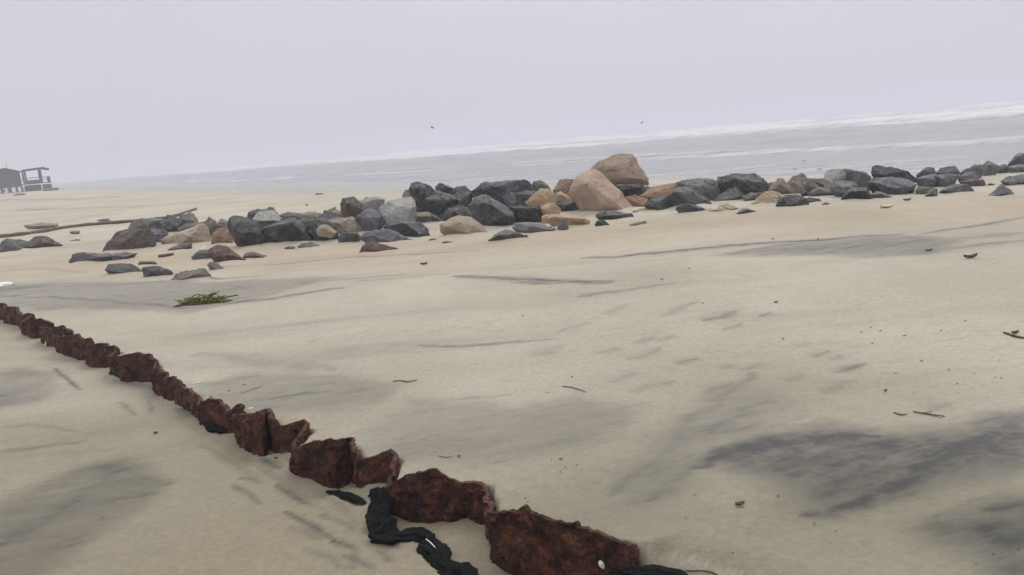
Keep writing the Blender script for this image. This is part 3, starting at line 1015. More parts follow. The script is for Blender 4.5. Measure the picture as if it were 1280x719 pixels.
rock('D', [(500, 160), (560, 120), (640, 110), (720, 140), (680, 185), (590, 220), (520, 205)], 350, 'pale', 'pale grey slab on the ridge right of the dark jagged rock')
rock('D', [(245, 255), (290, 225), (345, 255), (340, 300), (260, 292)], 350, 'tan', 'small tan stone left of the dark jagged ridge rock')
rock('D', [(175, 285), (220, 230), (285, 205), (250, 255), (240, 305)], 345, 'brown', 'small brown stone leaning on the little tan one')
rock('D', [(105, 295), (150, 272), (190, 300), (150, 318)], 340, 'grey', 'small grey stone at the ridge above the jagged dark stone')
rock('D', [(690, 220), (760, 160), (850, 130), (960, 120), (1000, 200), (990, 270), (950, 335), (820, 340), (740, 340), (715, 300)], 420, 'pale', 'large pale grey boulder with tan top, left of the black heap', fr=[(780, 260, .35), (930, 200, .3)])
rock('E', [(-75, 520), (20, 460), (180, 455), (270, 490), (335, 560), (345, 600), (300, 635), (150, 642), (0, 610)], 638, 'navy', 'dark blue black rock in front of the large pale boulder', fr=[(120, 480, .4)])
rock('D', [(310, 505), (330, 445), (480, 430), (520, 490), (450, 532), (320, 537)], 534, 'green', 'green grey low stone right of the tan faced rock')
rock('D', [(500, 485), (560, 430), (720, 400), (860, 450), (960, 500), (820, 552), (700, 515)], 546, 'lav', 'low blue grey slab behind the rust brown wedge')
rock('D', [(515, 625), (535, 560), (580, 525), (640, 525), (780, 560), (935, 605), (800, 617)], 620, 'red', 'rust brown wedge alone on sand in front of the pile', thick=.5)
# --- black heap
rock('E', [(170, 155), (185, 100), (260, 92), (350, 130), (415, 190), (360, 240), (280, 210), (200, 185)], 450, 'dark', 'black topmost rock at the left end of the black heap')
rock('E', [(108, 230), (130, 180), (200, 165), (280, 200), (330, 260), (320, 345), (240, 345), (200, 260)], 455, 'brown', 'grey brown rock right behind the large pale boulder')
rock('E', [(320, 265), (360, 235), (430, 185), (560, 210), (640, 280), (640, 330), (600, 385), (500, 442), (400, 405), (310, 345)], 452, 'navy', 'black rock with a pale wet top in the black heap', fr=[(340, 262, .42), (600, 255, .42), (450, 400, .3)])
rock('E', [(415, 145), (450, 100), (530, 130), (600, 160), (570, 210), (430, 200)], 420, 'dark', 'black rock on the skyline between topmost and rounded black rocks')
rock('E', [(555, 195), (610, 140), (690, 130), (745, 180), (740, 215), (600, 225)], 425, 'dark', 'rounded black rock left of the long black slab')
rock('E', [(580, 235), (620, 192), (740, 187), (765, 215), (720, 295), (650, 315), (600, 285)], 440, 'grey', 'mid grey stone below the rounded black rock')
rock('E', [(550, 335), (640, 310), (750, 350), (800, 420), (760, 442), (640, 402)], 455, 'green', 'flat grey stone leaning over the sandy tan boulder')
rock('E', [(215, 400), (240, 385), (340, 380), (430, 420), (470, 460), (400, 477), (300, 490), (220, 455)], 486, 'olive', 'yellowish green stone below the pale topped black rock')
rock('E', [(420, 425), (550, 350), (680, 400), (600, 435), (480, 465)], 458, 'black', 'black stone shadowed beneath the flat leaning grey stone')
rock('E', [(470, 500), (560, 440), (640, 415), (740, 430), (820, 480), (880, 560), (885, 592), (800, 622), (730, 602), (650, 575), (480, 570)], 606, 'sandrock', 'sandy tan boulder half drowned in sand in the middle', jit=.7)
rock('E', [(342, 645), (370, 630), (415, 632), (410, 650)], 650, 'dbrown', 'tiny brown pebble left of the two in front of the tan boulder')
rock('E', [(470, 668), (500, 655), (565, 660), (540, 676)], 675, 'dbrown', 'tiny flat brown pebble right of the two in front of the tan boulder')
# --- centre
rock('F', [(75, 180), (130, 140), (180, 105), (260, 90), (430, 80), (560, 68), (600, 100), (648, 175), (500, 200), (390, 215), (200, 205)], 420, 'dark', 'long black slab on the skyline left of the orange rocks', thick=.6)
rock('F', [(130, 205), (180, 170), (280, 205), (260, 240), (170, 235)], 400, 'yellow', 'pale yellowish stone under the left half of the long black slab')
rock('F', [(262, 235), (300, 205), (370, 210), (390, 260), (355, 300)], 410, 'pink', 'pinkish stone under the middle of the long black slab')
rock('F', [(40, 320), (110, 250), (200, 220), (270, 250), (380, 320), (460, 390), (482, 460), (440, 520), (300, 547), (200, 542), (140, 440), (115, 400)], 538, 'navy', 'big black boulder with a pale slanting ridge, front centre', fr=[(240, 290, .5), (430, 420, .42), (280, 470, .42), (130, 300, .3)], thick=.9)
rock('F', [(375, 235), (420, 190), (500, 200), (560, 290), (520, 335), (440, 330)], 440, 'lav', 'blue grey stone right behind the ridged black boulder')
rock('F', [(490, 210), (560, 185), (680, 180), (650, 245), (590, 305), (560, 300)], 450, 'dark', 'black stone leaning between blue grey stone and orange boulder')
rock('F', [(440, 335), (520, 320), (700, 315), (725, 350), (732, 482), (640, 497), (500, 487), (470, 420)], 492, 'black', 'square black block left of the orange stones', fr=[(500, 345, .4), (700, 345, .4), (700, 460, .4)])
rock('F', [(590, 290), (650, 220), (720, 160), (800, 165), (850, 200), (865, 290), (800, 315), (700, 318)], 450, 'orange', 'largest orange boulder above the square black block')
rock('F', [(643, 135), (660, 90), (720, 75), (780, 110), (822, 168), (720, 170), (670, 175)], 385, 'green', 'grey green stone on the skyline behind the largest orange boulder')
rock('F', [(715, 345), (780, 302), (850, 295), (910, 350), (900, 395), (800, 400), (730, 395)], 475, 'orange', 'pale orange stone in the middle of the orange stack', fr=[(790, 345, .4)])
rock('F', [(735, 420), (790, 398), (835, 420), (800, 470), (740, 468)], 490, 'orange', 'small orange stone at the bottom left of the orange stack')
rock('F', [(460, 525), (520, 490), (640, 490), (740, 495), (852, 540), (830, 566), (700, 592), (600, 607), (500, 575)], 594, 'grey', 'long flat grey stone in front of the square black block')
rock('F', [(238, 652), (300, 590), (400, 545), (520, 575), (602, 610), (520, 632), (400, 657)], 652, 'grey', 'low grey stone in front of the ridged black boulder')
rock('G', [(195, 430), (210, 370), (250, 355), (345, 420), (330, 440), (230, 445)], 480, 'orange', 'orange brown stone right of the largest orange boulder')
rock('G', [(230, 455), (280, 430), (360, 430), (372, 500), (300, 520), (250, 505)], 514, 'dark', 'dark stone in the hollow left of the front pink boulder')
rock('G', [(190, 345), (240, 270), (360, 262), (380, 310), (330, 400), (260, 385)], 450, 'rust', 'reddish brown stone left of the front pink boulder top')
rock('G', [(140, 565), (180, 525), (250, 525), (410, 540), (452, 580), (442, 622), (300, 628), (230, 620), (180, 610)], 626, 'orange', 'flat orange slab at the front of the orange stack', fr=[(200, 545, .4), (420, 560, .4)])
rock('G', [(212, 652), (240, 575), (275, 552), (302, 622), (290, 655)], 653, 'grey', 'small grey stone with white streak before the flat orange slab')
rock('G', [(322, 375), (360, 270), (420, 215), (480, 190), (520, 190), (600, 270), (700, 370), (790, 482), (720, 512), (620, 522), (560, 492), (370, 450)], 516, 'pink', 'front pink tan boulder sloping down to the right', fr=[(430, 290, .45), (600, 400, .5), (560, 480, .45), (700, 480, .4)], thick=.75, jit=.8)
rock('G', [(478, 190), (540, 135), (640, 85), (700, 75), (780, 85), (830, 170), (892, 265), (885, 297), (780, 300), (660, 307), (560, 300)], 462, 'pink', 'rear pink tan boulder, tallest of the whole rock pile', fr=[(600, 160, .4), (880, 270, .25), (670, 290, .42)], thick=.75, hang=True, jit=.8)
rock('G', [(640, 312), (860, 290), (880, 370), (790, 390), (720, 398), (650, 360)], 440, 'black', 'black filler stone for the shadowed hollow under the tallest pink boulder')  # added support stone; its black stands for the shadow in the undercut
rock('G', [(508, 545), (560, 495), (640, 525), (770, 520), (785, 550), (640, 580)], 574, 'navy', 'dark blue stone at the foot of the front pink boulder')
rock('G', [(498, 602), (520, 575), (560, 565), (608, 600), (600, 622), (530, 622)], 621, 'dark', 'small dark round stone alone on sand below the pink boulders')
rock('G', [(760, 607), (800, 590), (880, 575), (887, 597), (800, 612)], 610, 'brown', 'small flat brown stone alone right of the dark round one')
rock('G', [(722, 400), (800, 385), (890, 410), (895, 470), (800, 478), (755, 435)], 478, 'rust', 'orange brown stone at the right foot of the front pink boulder')
rock('G', [(780, 500), (880, 475), (925, 500), (840, 517)], 514, 'sandrock', 'low sandy stone at the tip of the front pink boulder')
# --- right of the pink boulders
rock('H', [(155, 360), (290, 270), (420, 240), (530, 225), (600, 240), (570, 310), (450, 370), (350, 385), (220, 395)], 440, 'rust', 'long red streaked rock right of the tallest pink boulder')
rock('H', [(530, 225), (620, 200), (760, 180), (880, 195), (930, 250), (945, 300), (930, 360), (860, 412), (780, 400), (650, 330)], 440, 'grey', 'grey purple rock on the skyline right of the red streaked rock')
rock('H', [(435, 380), (480, 310), (560, 270), (680, 255), (760, 330), (862, 440), (850, 472), (750, 466), (540, 468), (480, 445)], 480, 'grey', 'domed grey rock with a dark front face amid the right group', fr=[(500, 320, .42), (680, 330, .42), (700, 440, .4)])
rock('H', [(212, 455), (260, 400), (360, 370), (430, 355), (480, 420), (492, 480), (400, 512), (330, 495), (230, 482)], 508, 'dark', 'dark low rock left of the domed grey rock')
rock('H', [(518, 492), (560, 450), (620, 430), (720, 450), (800, 490), (805, 540), (640, 550)], 547, 'navy', 'dark blue grey rock in front of the domed grey rock')
rock('H', [(190, 300), (220, 255), (308, 277), (290, 300)], 400, 'olive', 'olive sliver of stone beside the hollow of the tallest boulder')
rock('I', [(193, 260), (220, 190), (280, 145), (450, 130), (650, 125), (740, 180), (802, 250), (775, 345), (640, 425), (440, 390), (200, 380)], 455, 'navy', 'largest black boulder of the right half, rounded top on the skyline', fr=[(450, 190, .35), (740, 230, .25), (620, 330, .4)])
rock('I', [(108, 482), (220, 380), (400, 285), (450, 320), (520, 430), (512, 475), (300, 484)], 481, 'green', 'pointed green grey rock with a pale left slope', fr=[(310, 450, .42), (410, 300, .2)])
rock('I', [(500, 410), (600, 370), (740, 370), (710, 425), (620, 482), (510, 475)], 478, 'dbrown', 'dark brown stone under the largest right hand black boulder')
rock('I', [(825, 340), (880, 250), (960, 190), (1010, 190), (1100, 270), (1215, 357), (1180, 375), (1000, 370), (900, 360)], 410, 'brown', 'grey brown pointed rock behind the yellow tan stone')
rock('I', [(785, 310), (810, 250), (875, 235), (870, 310)], 410, 'dark', 'dark sliver of stone right of the largest black boulder')
rock('I', [(600, 517), (700, 440), (780, 360), (860, 345), (985, 390), (965, 455), (930, 522), (760, 524)], 521, 'yellow', 'yellow tan stone right of the pointed green grey rock')
rock('I', [(932, 532), (970, 450), (1030, 402), (1200, 395), (1292, 430), (1342, 545), (1320, 562), (1100, 557)], 557, 'dark', 'squat black rock standing forward on the sand right of yellow stone')
rock('I', [(158, 592), (190, 550), (240, 550), (292, 590), (250, 617)], 613, 'yellow', 'small tan pebble between dark blue grey and long flat stones')
rock('I', [(418, 632), (480, 580), (540, 565), (715, 622), (600, 638)], 636, 'grey', 'low grey wedge in front of the pointed green grey rock')
rock('I', [(200, 530), (300, 508), (420, 555), (470, 580), (400, 605), (300, 570)], 600, 'tan', 'thin pale slab behind the low grey wedge')
rock('I', [(-30, 595), (60, 560), (160, 590), (150, 622), (40, 612)], 618, 'sandrock', 'pale sandy stone in front of the domed grey rock')
rock('J', [(195, 310), (250, 235), (420, 235), (610, 245), (720, 310), (700, 370), (500, 360), (300, 345)], 420, 'dbrown', 'long flat dark brown slab behind the squat black rock')
rock('J', [(192, 355), (240, 315), (310, 315), (362, 370), (330, 412), (250, 405)], 430, 'tan', 'small pale tan stone beneath the long dark brown slab')
rock('J', [(608, 260), (640, 160), (700, 120), (850, 120), (892, 180), (850, 265), (700, 300), (630, 295)], 440, 'pale', 'rounded pale grey rock at the right end of the dark brown slab')
rock('J', [(850, 155), (890, 115), (960, 150), (1000, 160), (1060, 140), (1130, 150), (1218, 217), (1100, 255), (900, 260)], 430, 'grey', 'twin humped dark grey rock right of the rounded pale rock')
rock('J', [(425, 425), (540, 340), (680, 365), (780, 420), (832, 457), (600, 474), (430, 464)], 470, 'green', 'low green grey rock with pale rim in front of dark slab', fr=[(540, 370, .4), (760, 430, .4)])
rock('J', [(700, 365), (770, 290), (860, 270), (1000, 280), (1052, 330), (930, 410), (860, 485), (780, 440)], 485, 'lav', 'blue grey mottled rock under the rounded pale rock', fr=[(800, 340, .4)])
rock('J', [(838, 502), (900, 420), (960, 360), (1160, 350), (1235, 480), (1150, 527), (960, 518)], 522, 'dark', 'squarish black rock in front of the blue grey mottled rock', fr=[(960, 400, .4), (1150, 390, .4)])
rock('J', [(370, 505), (430, 480), (560, 500), (592, 540), (500, 552), (400, 532)], 549, 'dbrown', 'low brown rubble stone right of the squat black rock')
rock('J', [(588, 568), (640, 545), (692, 560), (640, 577)], 575, 'red', 'small reddish pebble right of the low brown rubble stone')
rock('J', [(315, 435), (380, 395), (432, 430), (400, 465)], 468, 'black', 'small black stone between tan stone and low green grey rock')
# --- right end
rock('K', [(422, 235), (430, 150), (470, 120), (700, 150), (860, 200), (940, 250), (980, 315), (900, 330), (800, 300), (460, 290)], 480, 'black', 'long black slab standing on the skyline, tapering to the right', thick=.6)
rock('K', [(360, 345), (440, 290), (640, 270), (810, 280), (965, 370), (935, 440), (880, 512), (720, 512), (620, 445), (400, 380)], 514, 'lav', 'large blue grey boulder beneath the tapering black slab', fr=[(700, 420, .45), (480, 340, .35), (900, 400, .35)])
rock('K', [(180, 320), (380, 295), (445, 305), (380, 380), (220, 365)], 470, 'grey', 'pale edged ledge stone left of the large blue grey boulder')
rock('K', [(375, 380), (500, 380), (620, 445), (690, 512), (560, 500), (420, 460)], 516, 'black', 'black stone under the left side of the blue grey boulder')
rock('K', [(408, 495), (470, 450), (560, 470), (675, 537), (560, 557), (430, 552)], 554, 'brown', 'grey brown wedge on sand before the blue grey boulder')
rock('L', [(52, 305), (120, 240), (180, 213), (240, 230), (272, 275), (220, 330), (120, 335)], 440, 'dark', 'dark humped rock on the skyline right of the tapering slab')
rock('L', [(282, 275), (320, 230), (400, 205), (480, 205), (530, 262), (500, 300), (380, 305)], 440, 'dark', 'dark flat topped rock right of the humped skyline rock')
rock('L', [(33, 360), (130, 320), (260, 290), (420, 340), (405, 415), (220, 428), (80, 418)], 460, 'lav', 'purple grey slab below the dark humped rock')
rock('L', [(260, 310), (400, 280), (520, 300), (480, 390), (420, 410), (370, 370)], 450, 'grey', 'grey slab below the dark flat topped rock')
rock('L', [(38, 485), (80, 430), (220, 440), (282, 470), (200, 515), (80, 533)], 530, 'olive', 'olive grey rock at the front below the purple slab')
rock('L', [(148, 542), (190, 480), (240, 455), (288, 460), (288, 532), (220, 550)], 547, 'green', 'small stone with a pale corner before the olive grey rock')
rock('L', [(298, 512), (330, 465), (480, 410), (620, 405), (695, 490), (560, 512), (420, 518)], 514, 'green', 'flat green grey rock right of the stone with pale corner')
rock('L', [(515, 330), (600, 280), (700, 265), (748, 310), (745, 360), (600, 365)], 430, 'lav', 'lavender grey stone above the dark brown slab at right')
rock('L', [(555, 380), (640, 355), (790, 355), (822, 410), (780, 447), (690, 445)], 446, 'dbrown', 'dark brown slab right of the flat green grey rock')
rock('L', [(535, 280), (620, 230), (690, 225), (745, 275), (720, 300), (600, 305)], 410, 'dbrown', 'brown black stone on the skyline above the lavender stone')
rock('L', [(655, 225), (700, 185), (780, 190), (805, 245), (700, 262)], 350, 'grey', 'light grey stone next to the low gap in the skyline')
rock('L', [(775, 205), (850, 145), (900, 155), (972, 200), (965, 262), (880, 270), (800, 250)], 320, 'grey', 'grey peaked stone on the skyline left of the last dark rocks')
rock('L', [(958, 205), (1040, 180), (1095, 210), (1085, 263), (960, 268)], 275, 'dark', 'dark low stone right of the grey peaked skyline stone')
rock('L', [(1075, 195), (1150, 100), (1200, 65), (1280, 58), (1350, 120), (1350, 200)], 262, 'dark', 'tall dark rock cut by the right frame edge')
rock('L', [(1088, 215), (1180, 190), (1320, 190), (1320, 258), (1100, 263)], 266, 'grey', 'grey slab under the tall dark rock at the frame edge')
rock('L', [(1008, 375), (1060, 335), (1180, 300), (1340, 285), (1350, 375), (1200, 395), (1080, 428)], 420, 'grey', 'grey rock on sand cut by the right frame edge, above the triangle')
rock('L', [(842, 547), (930, 470), (1000, 410), (1040, 430), (1110, 470), (1158, 547)], 548, 'lav', 'triangular purple grey rock alone at the right end', fr=[(1010, 430, .2), (1000, 520, .45)])
rock('L', [(758, 295), (800, 260), (870, 260), (885, 288), (800, 300)], 300, 'olive', 'small olive stone beneath the grey peaked skyline stone')
rock('L', [(838, 424), (870, 395), (932, 406), (900, 428)], 427, 'dbrown', 'small dark pebble left above the triangular rock')
# --- stray stones beyond
rock('D', [(98, 92), (120, 82), (172, 84), (175, 95), (120, 98)], 97, 'dbrown', 'small dark stone on the flat beyond the rock pile')
rock('D', [(12, 190), (22, 180), (38, 186), (30, 196)], 195, 'brown', 'tiny stone on sand behind the dark blocks')
rock('A', [(300, 112), (340, 98), (395, 96), (410, 112), (350, 120)], 119, 'green', 'flat greenish stone on sand beyond the pole')

# --- small dark stones that fill the gaps of the pile
CR['Z'] = (0, 0, 1.0)
ridge = [(190, 298), (240, 294), (300, 297), (400, 291), (500, 281), (600, 273), (700, 262), (800, 257), (900, 248), (1000, 247), (1100, 240), (1180, 233)]
fr_ = random.Random(31)
GROUP0 = GROUP
GROUP = 'small dark stones filling the gaps of the breakwater'
for i in range(112):
    x = fr_.uniform(205, 720) if i % 5 else fr_.uniform(720, 1180)
    for a, b in zip(ridge, ridge[1:]):
        if a[0] <= x <= b[0]:
            yc = a[1] + (b[1] - a[1]) * (x - a[0]) / (b[0] - a[0])
    yb = yc + (fr_.uniform(-13, 4) if x < 720 else fr_.uniform(-12, -2))
    w_ = fr_.uniform(13, 32); h_ = w_ * fr_.uniform(.45, .8)
    n_ = fr_.randint(6, 8)
    poly = []
    for j in range(n_):
        an = math.pi * j / (n_ - 1)
        k_ = fr_.uniform(.75, 1.0)
        poly.append((x - math.cos(an) * w_ / 2 * k_, yb - math.sin(an) * h_ * k_))
    rock('Z', poly, yb, fr_.choice(['dark', 'black', 'navy', 'grey', 'dbrown', 'green', 'brown']), 'small stone filling a gap between the larger boulders of the breakwater', name='stone')
GROUP = GROUP0
# ------------------------------------------------------------------ sand drifted against the foot of the rocks
bz = fz.copy()
for (rx, ry, rw, rt, sd_) in FEET:
    m_ = max(rw, .12) * 1.6
    bx = (np.abs(fx - rx) < m_) & (np.abs(fy - ry) < m_)
    if not bx.any():
        continue
    X, Y = fx[bx] - rx, fy[bx] - ry
    q = np.sqrt((X / (rw * .62)) ** 2 + (Y / (rt * .62)) ** 2) + .35 * fbm(X / rw * 2 + sd_, Y / rw * 2, 400, 2)
    bz[bx] = np.maximum(bz[bx], fz[bx] + min(.10, .075 * rw) * np.exp(-(q / .95) ** 4) * (.8 + .8 * vnoise(X / rw * 1.5 + sd_, Y / rw, 410)))
co = np.stack([fx, fy, bz], 1).astype(np.float32).ravel()
bpy.data.objects['beach'].data.vertices.foreach_set('co', co)
bpy.data.objects['beach'].data.update()

# ------------------------------------------------------------------ long pole and drift things
pole_px = [(-60, 302), (0, 297.5), (30, 294.5), (55, 291), (70, 287.5), (100, 283.5), (130, 280.5), (165, 278), (208, 274), (226, 269), (245, 262.5)]
pp = []
for x, y in pole_px:
    p = at(x, y); pp.append(Vector((p.x, p.y, p.z + .04)))
pp = resample(pp, .25)
bm = bmesh.new()
n_ = len(pp)
tube(bm, pp, [.075 - .03 * i / n_ for i in range(n_)], 8, .35, 3)
c0 = pp[0].copy(); recentre(bm, c0)
o = link('driftwood_pole', to_mesh('driftwood_pole', bm), M_WOOD); o.location = c0
tag(o, 'long bent dark driftwood pole lying behind the left rocks', 'driftwood')


def thin(name, px, r, mat, label, cat, group=None, lift=.004, left=False, wob=.5, fork=None):
    f = at_left if left else at
    P = []
    for x, y in px:
        p = f(x, y)
        P.append(Vector((p.x, p.y, gz(p.x, p.y) + r * .6 + lift)))
    L = sum((b - a).length for a, b in zip(P, P[1:]))
    P = resample(P, max(L / 24, r * 1.2))
    bm = bmesh.new()
    n = len(P)
    tube(bm, P, [r * (1 - .55 * abs(i / (n - 1) - .4)) for i in range(n)], 6, wob, len(px))
    if fork:
        for fk in fork:
            Q = []
            for j, (x, y) in enumerate(fk):
                p = f(x, y); Q.append(Vector((p.x, p.y, gz(p.x, p.y) + r * .6 + lift + j * r * .6)))
            Q = resample(Q, max((Q[-1] - Q[0]).length / 8, r))
            tube(bm, Q, [r * .6 * (1 - .6 * i / len(Q)) for i in range(len(Q))], 5, wob, 5)
    c = P[0].copy(); recentre(bm, c)
    o = link(name, to_mesh(name, bm), mat); o.location = c
    return tag(o, label, cat, group)


def lump(name, px, py, w, d, h, mat, label, cat, left=False, rot=0.0, leafy=0, dz=0.0, group=None, z=None, rough=.28):
    p = (at_left if left else at)(px, py)
    base = Vector((p.x, p.y, (gz(p.x, p.y) if z is None else z) + dz))
    bm = bmesh.new()
    bmesh.ops.create_icosphere(bm, subdivisions=3, radius=1.0)
    rn = random.Random(px * 7 + py)
    off = Vector((rn.uniform(0, 40), rn.uniform(0, 40), rn.uniform(0, 40)))
    for v in bm.verts:
        q = v.co.copy()
        k = 1 + rough * mnoise.fractal(q * 1.7 + off, 1, 2, 3) * 1.6
        v.co = Vector((q.x * w / 2 * k, q.y * d / 2 * k, max(-.15, q.z) * h * k))
    for _ in range(leafy):
        a = rn.uniform(0, 2 * math.pi); rr_ = rn.uniform(.2, 1.0)
        st = Vector((math.cos(a) * rr_ * w / 2, math.sin(a) * rr_ * d / 2, h * rn.uniform(.2, .8)))
        en = st + Vector((math.cos(a + rn.uniform(-.9, .9)) * w * rn.uniform(.06, .26), math.sin(a) * d * rn.uniform(.1, .3), h * rn.uniform(-.6, .9)))
        pts = [st, st.lerp(en, .5) + Vector((0, 0, h * .2)), en]
        tube(bm, resample(pts, (en - st).length / 4), .10 * h + .002, 5, .4, a)
    bmesh.ops.rotate(bm, verts=bm.verts[:], cent=(0, 0, 0), matrix=Matrix.Rotation(rot, 3, 'Z'))
    o = link(name, to_mesh(name, bm), mat); o.location = base
    return tag(o, label, cat, group)


def flake(name, px, py, L, W, mat, label, cat, rot=0.0, curl=.3, left=False, dz=.004, group=None, tilt=0.0):
    """a thin curled leaf, scrap or strip with real thickness"""
    p = (at_left if left else at)(px, py)
    base = Vector((p.x, p.y, gz(p.x, p.y) + dz))
    bm = bmesh.new()
    nu, nv = 12, 5
    rn = random.Random(px * 3 + py)
    top = []
    for i in range(nu + 1):
        u = i / nu
        row = []
        wd = W / 2 * (math.sin(math.pi * (u * .92 + .04)) ** .7)
        for j in range(nv + 1):
            v_ = j / nv * 2 - 1
            zc = curl * W * (v_ * v_) + curl * L * .25 * (2 * u - 1) ** 2 + rn.uniform(-.02, .02) * W
            row.append(bm.verts.new((L * (u - .5), wd * v_, zc)))
        top.append(row)
    for i in range(nu):
        for j in range(nv):
            bm.faces.new((top[i][j], top[i + 1][j], top[i + 1][j + 1], top[i][j + 1]))
    r = bmesh.ops.extrude_face_region(bm, geom=bm.faces[:])
    for v in [e for e in r['geom'] if isinstance(e, bmesh.types.BMVert)]:
        v.co.z += max(.0012, W * .05)
    bmesh.ops.recalc_face_normals(bm, faces=bm.faces[:])
    bmesh.ops.rotate(bm, verts=bm.verts[:], cent=(0, 0, 0), matrix=Matrix.Rotation(tilt, 3, 'Y'))
    bmesh.ops.rotate(bm, verts=bm.verts[:], cent=(0, 0, 0), matrix=Matrix.Rotation(rot, 3, 'Z'))
    o = link(name, to_mesh(name, bm), mat); o.location = base
    return tag(o, label, cat, group)


# seaweed clump and its stalk
sw = at(254, 380)
root = empty('seaweed_clump', (sw.x, sw.y, gz(sw.x, sw.y)))
tag(root, 'green seaweed clump with a stalk on the sand above the rusty piles', 'seaweed')
bm = bmesh.new()
rn = random.Random(5)
for i in range(150):
    u = rn.uniform(-1, 1)
    a = Vector((u * .24, rn.uniform(-.05, .06), rn.uniform(.0, .11 * (1 - .5 * abs(u)) * (1 if abs(u + .05) > .12 else .3))))
    b = a + Vector((rn.uniform(-.16, .16), rn.uniform(-.05, .05), rn.uniform(-.05, .06)))
    b.z = max(.004, b.z)
    m_ = a.lerp(b, .5) + Vector((0, 0, rn.uniform(0, .025)))
    tube(bm, [a, m_, b], [.006, .008, .004], 5, .3, i)
link('fronds', to_mesh('fronds', bm), M_WEED, root)
bm = bmesh.new()
for i in range(60):
    a = Vector((rn.uniform(-.27, .26), rn.uniform(-.07, .02), rn.uniform(.0, .012)))
    b = a + Vector((rn.uniform(-.12, .12), rn.uniform(-.03, .03), rn.uniform(-.005, .01)))
    b.z = max(.003, b.z)
    tube(bm, [a, a.lerp(b, .5), b], [.006, .007, .004], 5, .3, i)
link('shaded_strands', to_mesh('shaded_strands', bm), M_WEED2, root)
q1 = at(276, 376) - sw; q2 = at(298, 373) - sw
bm = bmesh.new()
tube(bm, resample([Vector((0.05, 0, .025)), Vector((q1.x, q1.y, .03)), Vector((q2.x, q2.y, .035))], .04), .009, 6, .3, 2)
link('stalk', to_mesh('stalk', bm), M_TWIG, root)

# plastics
bluep = at(186, 306)
o = lump('plastic_bag', 190, 308.5, .22, .18, .24, M_BLUE, 'crumpled blue plastic bag caught beside the big brown boulder', 'plastic bag', rough=.5)
fl = flake('plastic_strip', 392, 302, .20, .05, M_WHITE, 'white plastic strip standing between dark block and tan faced rock', 'litter', rot=.5, curl=.1, dz=.12, tilt=1.0)
flake('plastic_strip', 252, 320, .24, .05, M_WHITE, 'white strip lying across the grey green rock by the red brown one', 'litter', rot=.9, curl=.1, dz=.10, tilt=-.55)
lump('shell', 275.5, 330, .09, .06, .05, M_SHELL, 'white shell beside the small green grey stone below red rock', 'shell')
lump('white_stone', 735, 260, .24, .10, .05, M_SHELL, 'flat white stone in the hollow left of the front pink boulder', 'stone', dz=.03)
flake('plastic_scrap', 1108, 260, .22, .11, M_YELLOW, 'yellow plastic scrap on the sand before the right hand rocks', 'litter', rot=.05, curl=.25)
lump('foam_scrap', 2, 356, .42, .26, .03, M_WHITE, 'white foam scrap on the sand at the left frame edge', 'litter')
flake('plastic_sliver', 247, 479, .085, .017, M_WHITE, 'white sliver on the sand just above the rusty piles', 'litter', rot=.75, curl=.05)
flake('plastic_chip', 314, 514, .03, .016, M_WHITE, 'tiny white chip behind the top edge of a rusty pile', 'litter', rot=.2, curl=.05, dz=.02)
lump('shell', 60, 436, .045, .04, .05, M_SHELL, 'pale shell lump at the left foot of the far rusty piles', 'shell', left=True)
lump('seaweed_tuft', 94, 301, .26, .12, .03, M_WEED, 'small green seaweed tuft on sand left of the big brown boulder', 'seaweed', leafy=10)

# white shell stuck on the nearest sheet
wp = on_plane(752, 706, -.075)
d_ = ray(752, 706)
best = min(np.linspace(1.5, 4.5, 600), key=lambda t: min(((EYE + d_ * t) - Vector((a.x, a.y, (EYE + d_ * t).z))).length for a in resample(WALL[0], .02)))
sp = EYE + d_ * (best - .03)
bm = bmesh.new()
bmesh.ops.create_icosphere(bm, subdivisions=2, radius=1.0)
for v in bm.verts:
    v.co = Vector((v.co.x * .011, v.co.y * .008, v.co.z * .020)) * (1 + .15 * mnoise.noise(v.co * 2))
bmesh.ops.rotate(bm, verts=bm.verts[:], cent=(0, 0, 0), matrix=Matrix.Rotation(-.45, 3, 'Y'))
o = link('shell', to_mesh('shell', bm), M_SHELL); o.location = sp
tag(o, 'white oblong shell stuck on the nearest rusty sheet', 'shell')

# twigs, leaves and stems strewn over the sand
thin('stick', [(198, 322), (208, 321), (217, 319)], .035, M_WOOD, 'short stick lying on sand before the tan wedge', 'driftwood')
thin('twig', [(1117, 517), (1126, 520), (1134, 519)], .004, M_TWIG, 'short thin twig left of the longer one by the dark patch', 'twig')
thin('twig', [(1142, 516), (1154, 518), (1166, 520), (1181, 522)], .0042, M_TWIG, 'dark forked twig above the dark sand patch at right', 'twig', fork=[[(1154, 518), (1166, 516)], [(1166, 520), (1176, 525)]])
thin('stem', [(855, 689), (870, 691), (882, 693), (896, 698), (908, 704), (916, 712), (921, 724)], .0030, M_TWIG, 'long curved thin stem on sand right of the nearest pile', 'twig')
thin('twig', [(491, 478), (500, 476.5), (510, 478.5), (521, 476)], .0045, M_TWIG, 'thin twig on open sand in the middle distance', 'twig')
thin('twig', [(703, 484), (714, 485), (724, 488), (732, 491)], .0035, M_TWIG, 'faint bent twig on sand right of centre', 'twig')
thin('twig', [(1255, 417), (1266, 421), (1278, 424), (1292, 423)], .008, M_TWIG, 'brown stalk cut by the right frame edge', 'twig')
flake('leaf', 1269, 418, .06, .03, M_LEAF, 'brown dry leaf by the stalk at the right frame edge', 'leaf', rot=.2, curl=.5)
flake('leaf', 925, 633, .042, .022, M_LEAF, 'small brown leaf on sand below the dark patch', 'leaf', rot=.2, curl=.5)
flake('leaf', 1213, 323, .15, .05, M_LEAF, 'brown leaf on far sand below the right hand rocks', 'leaf', rot=.1, curl=.5)
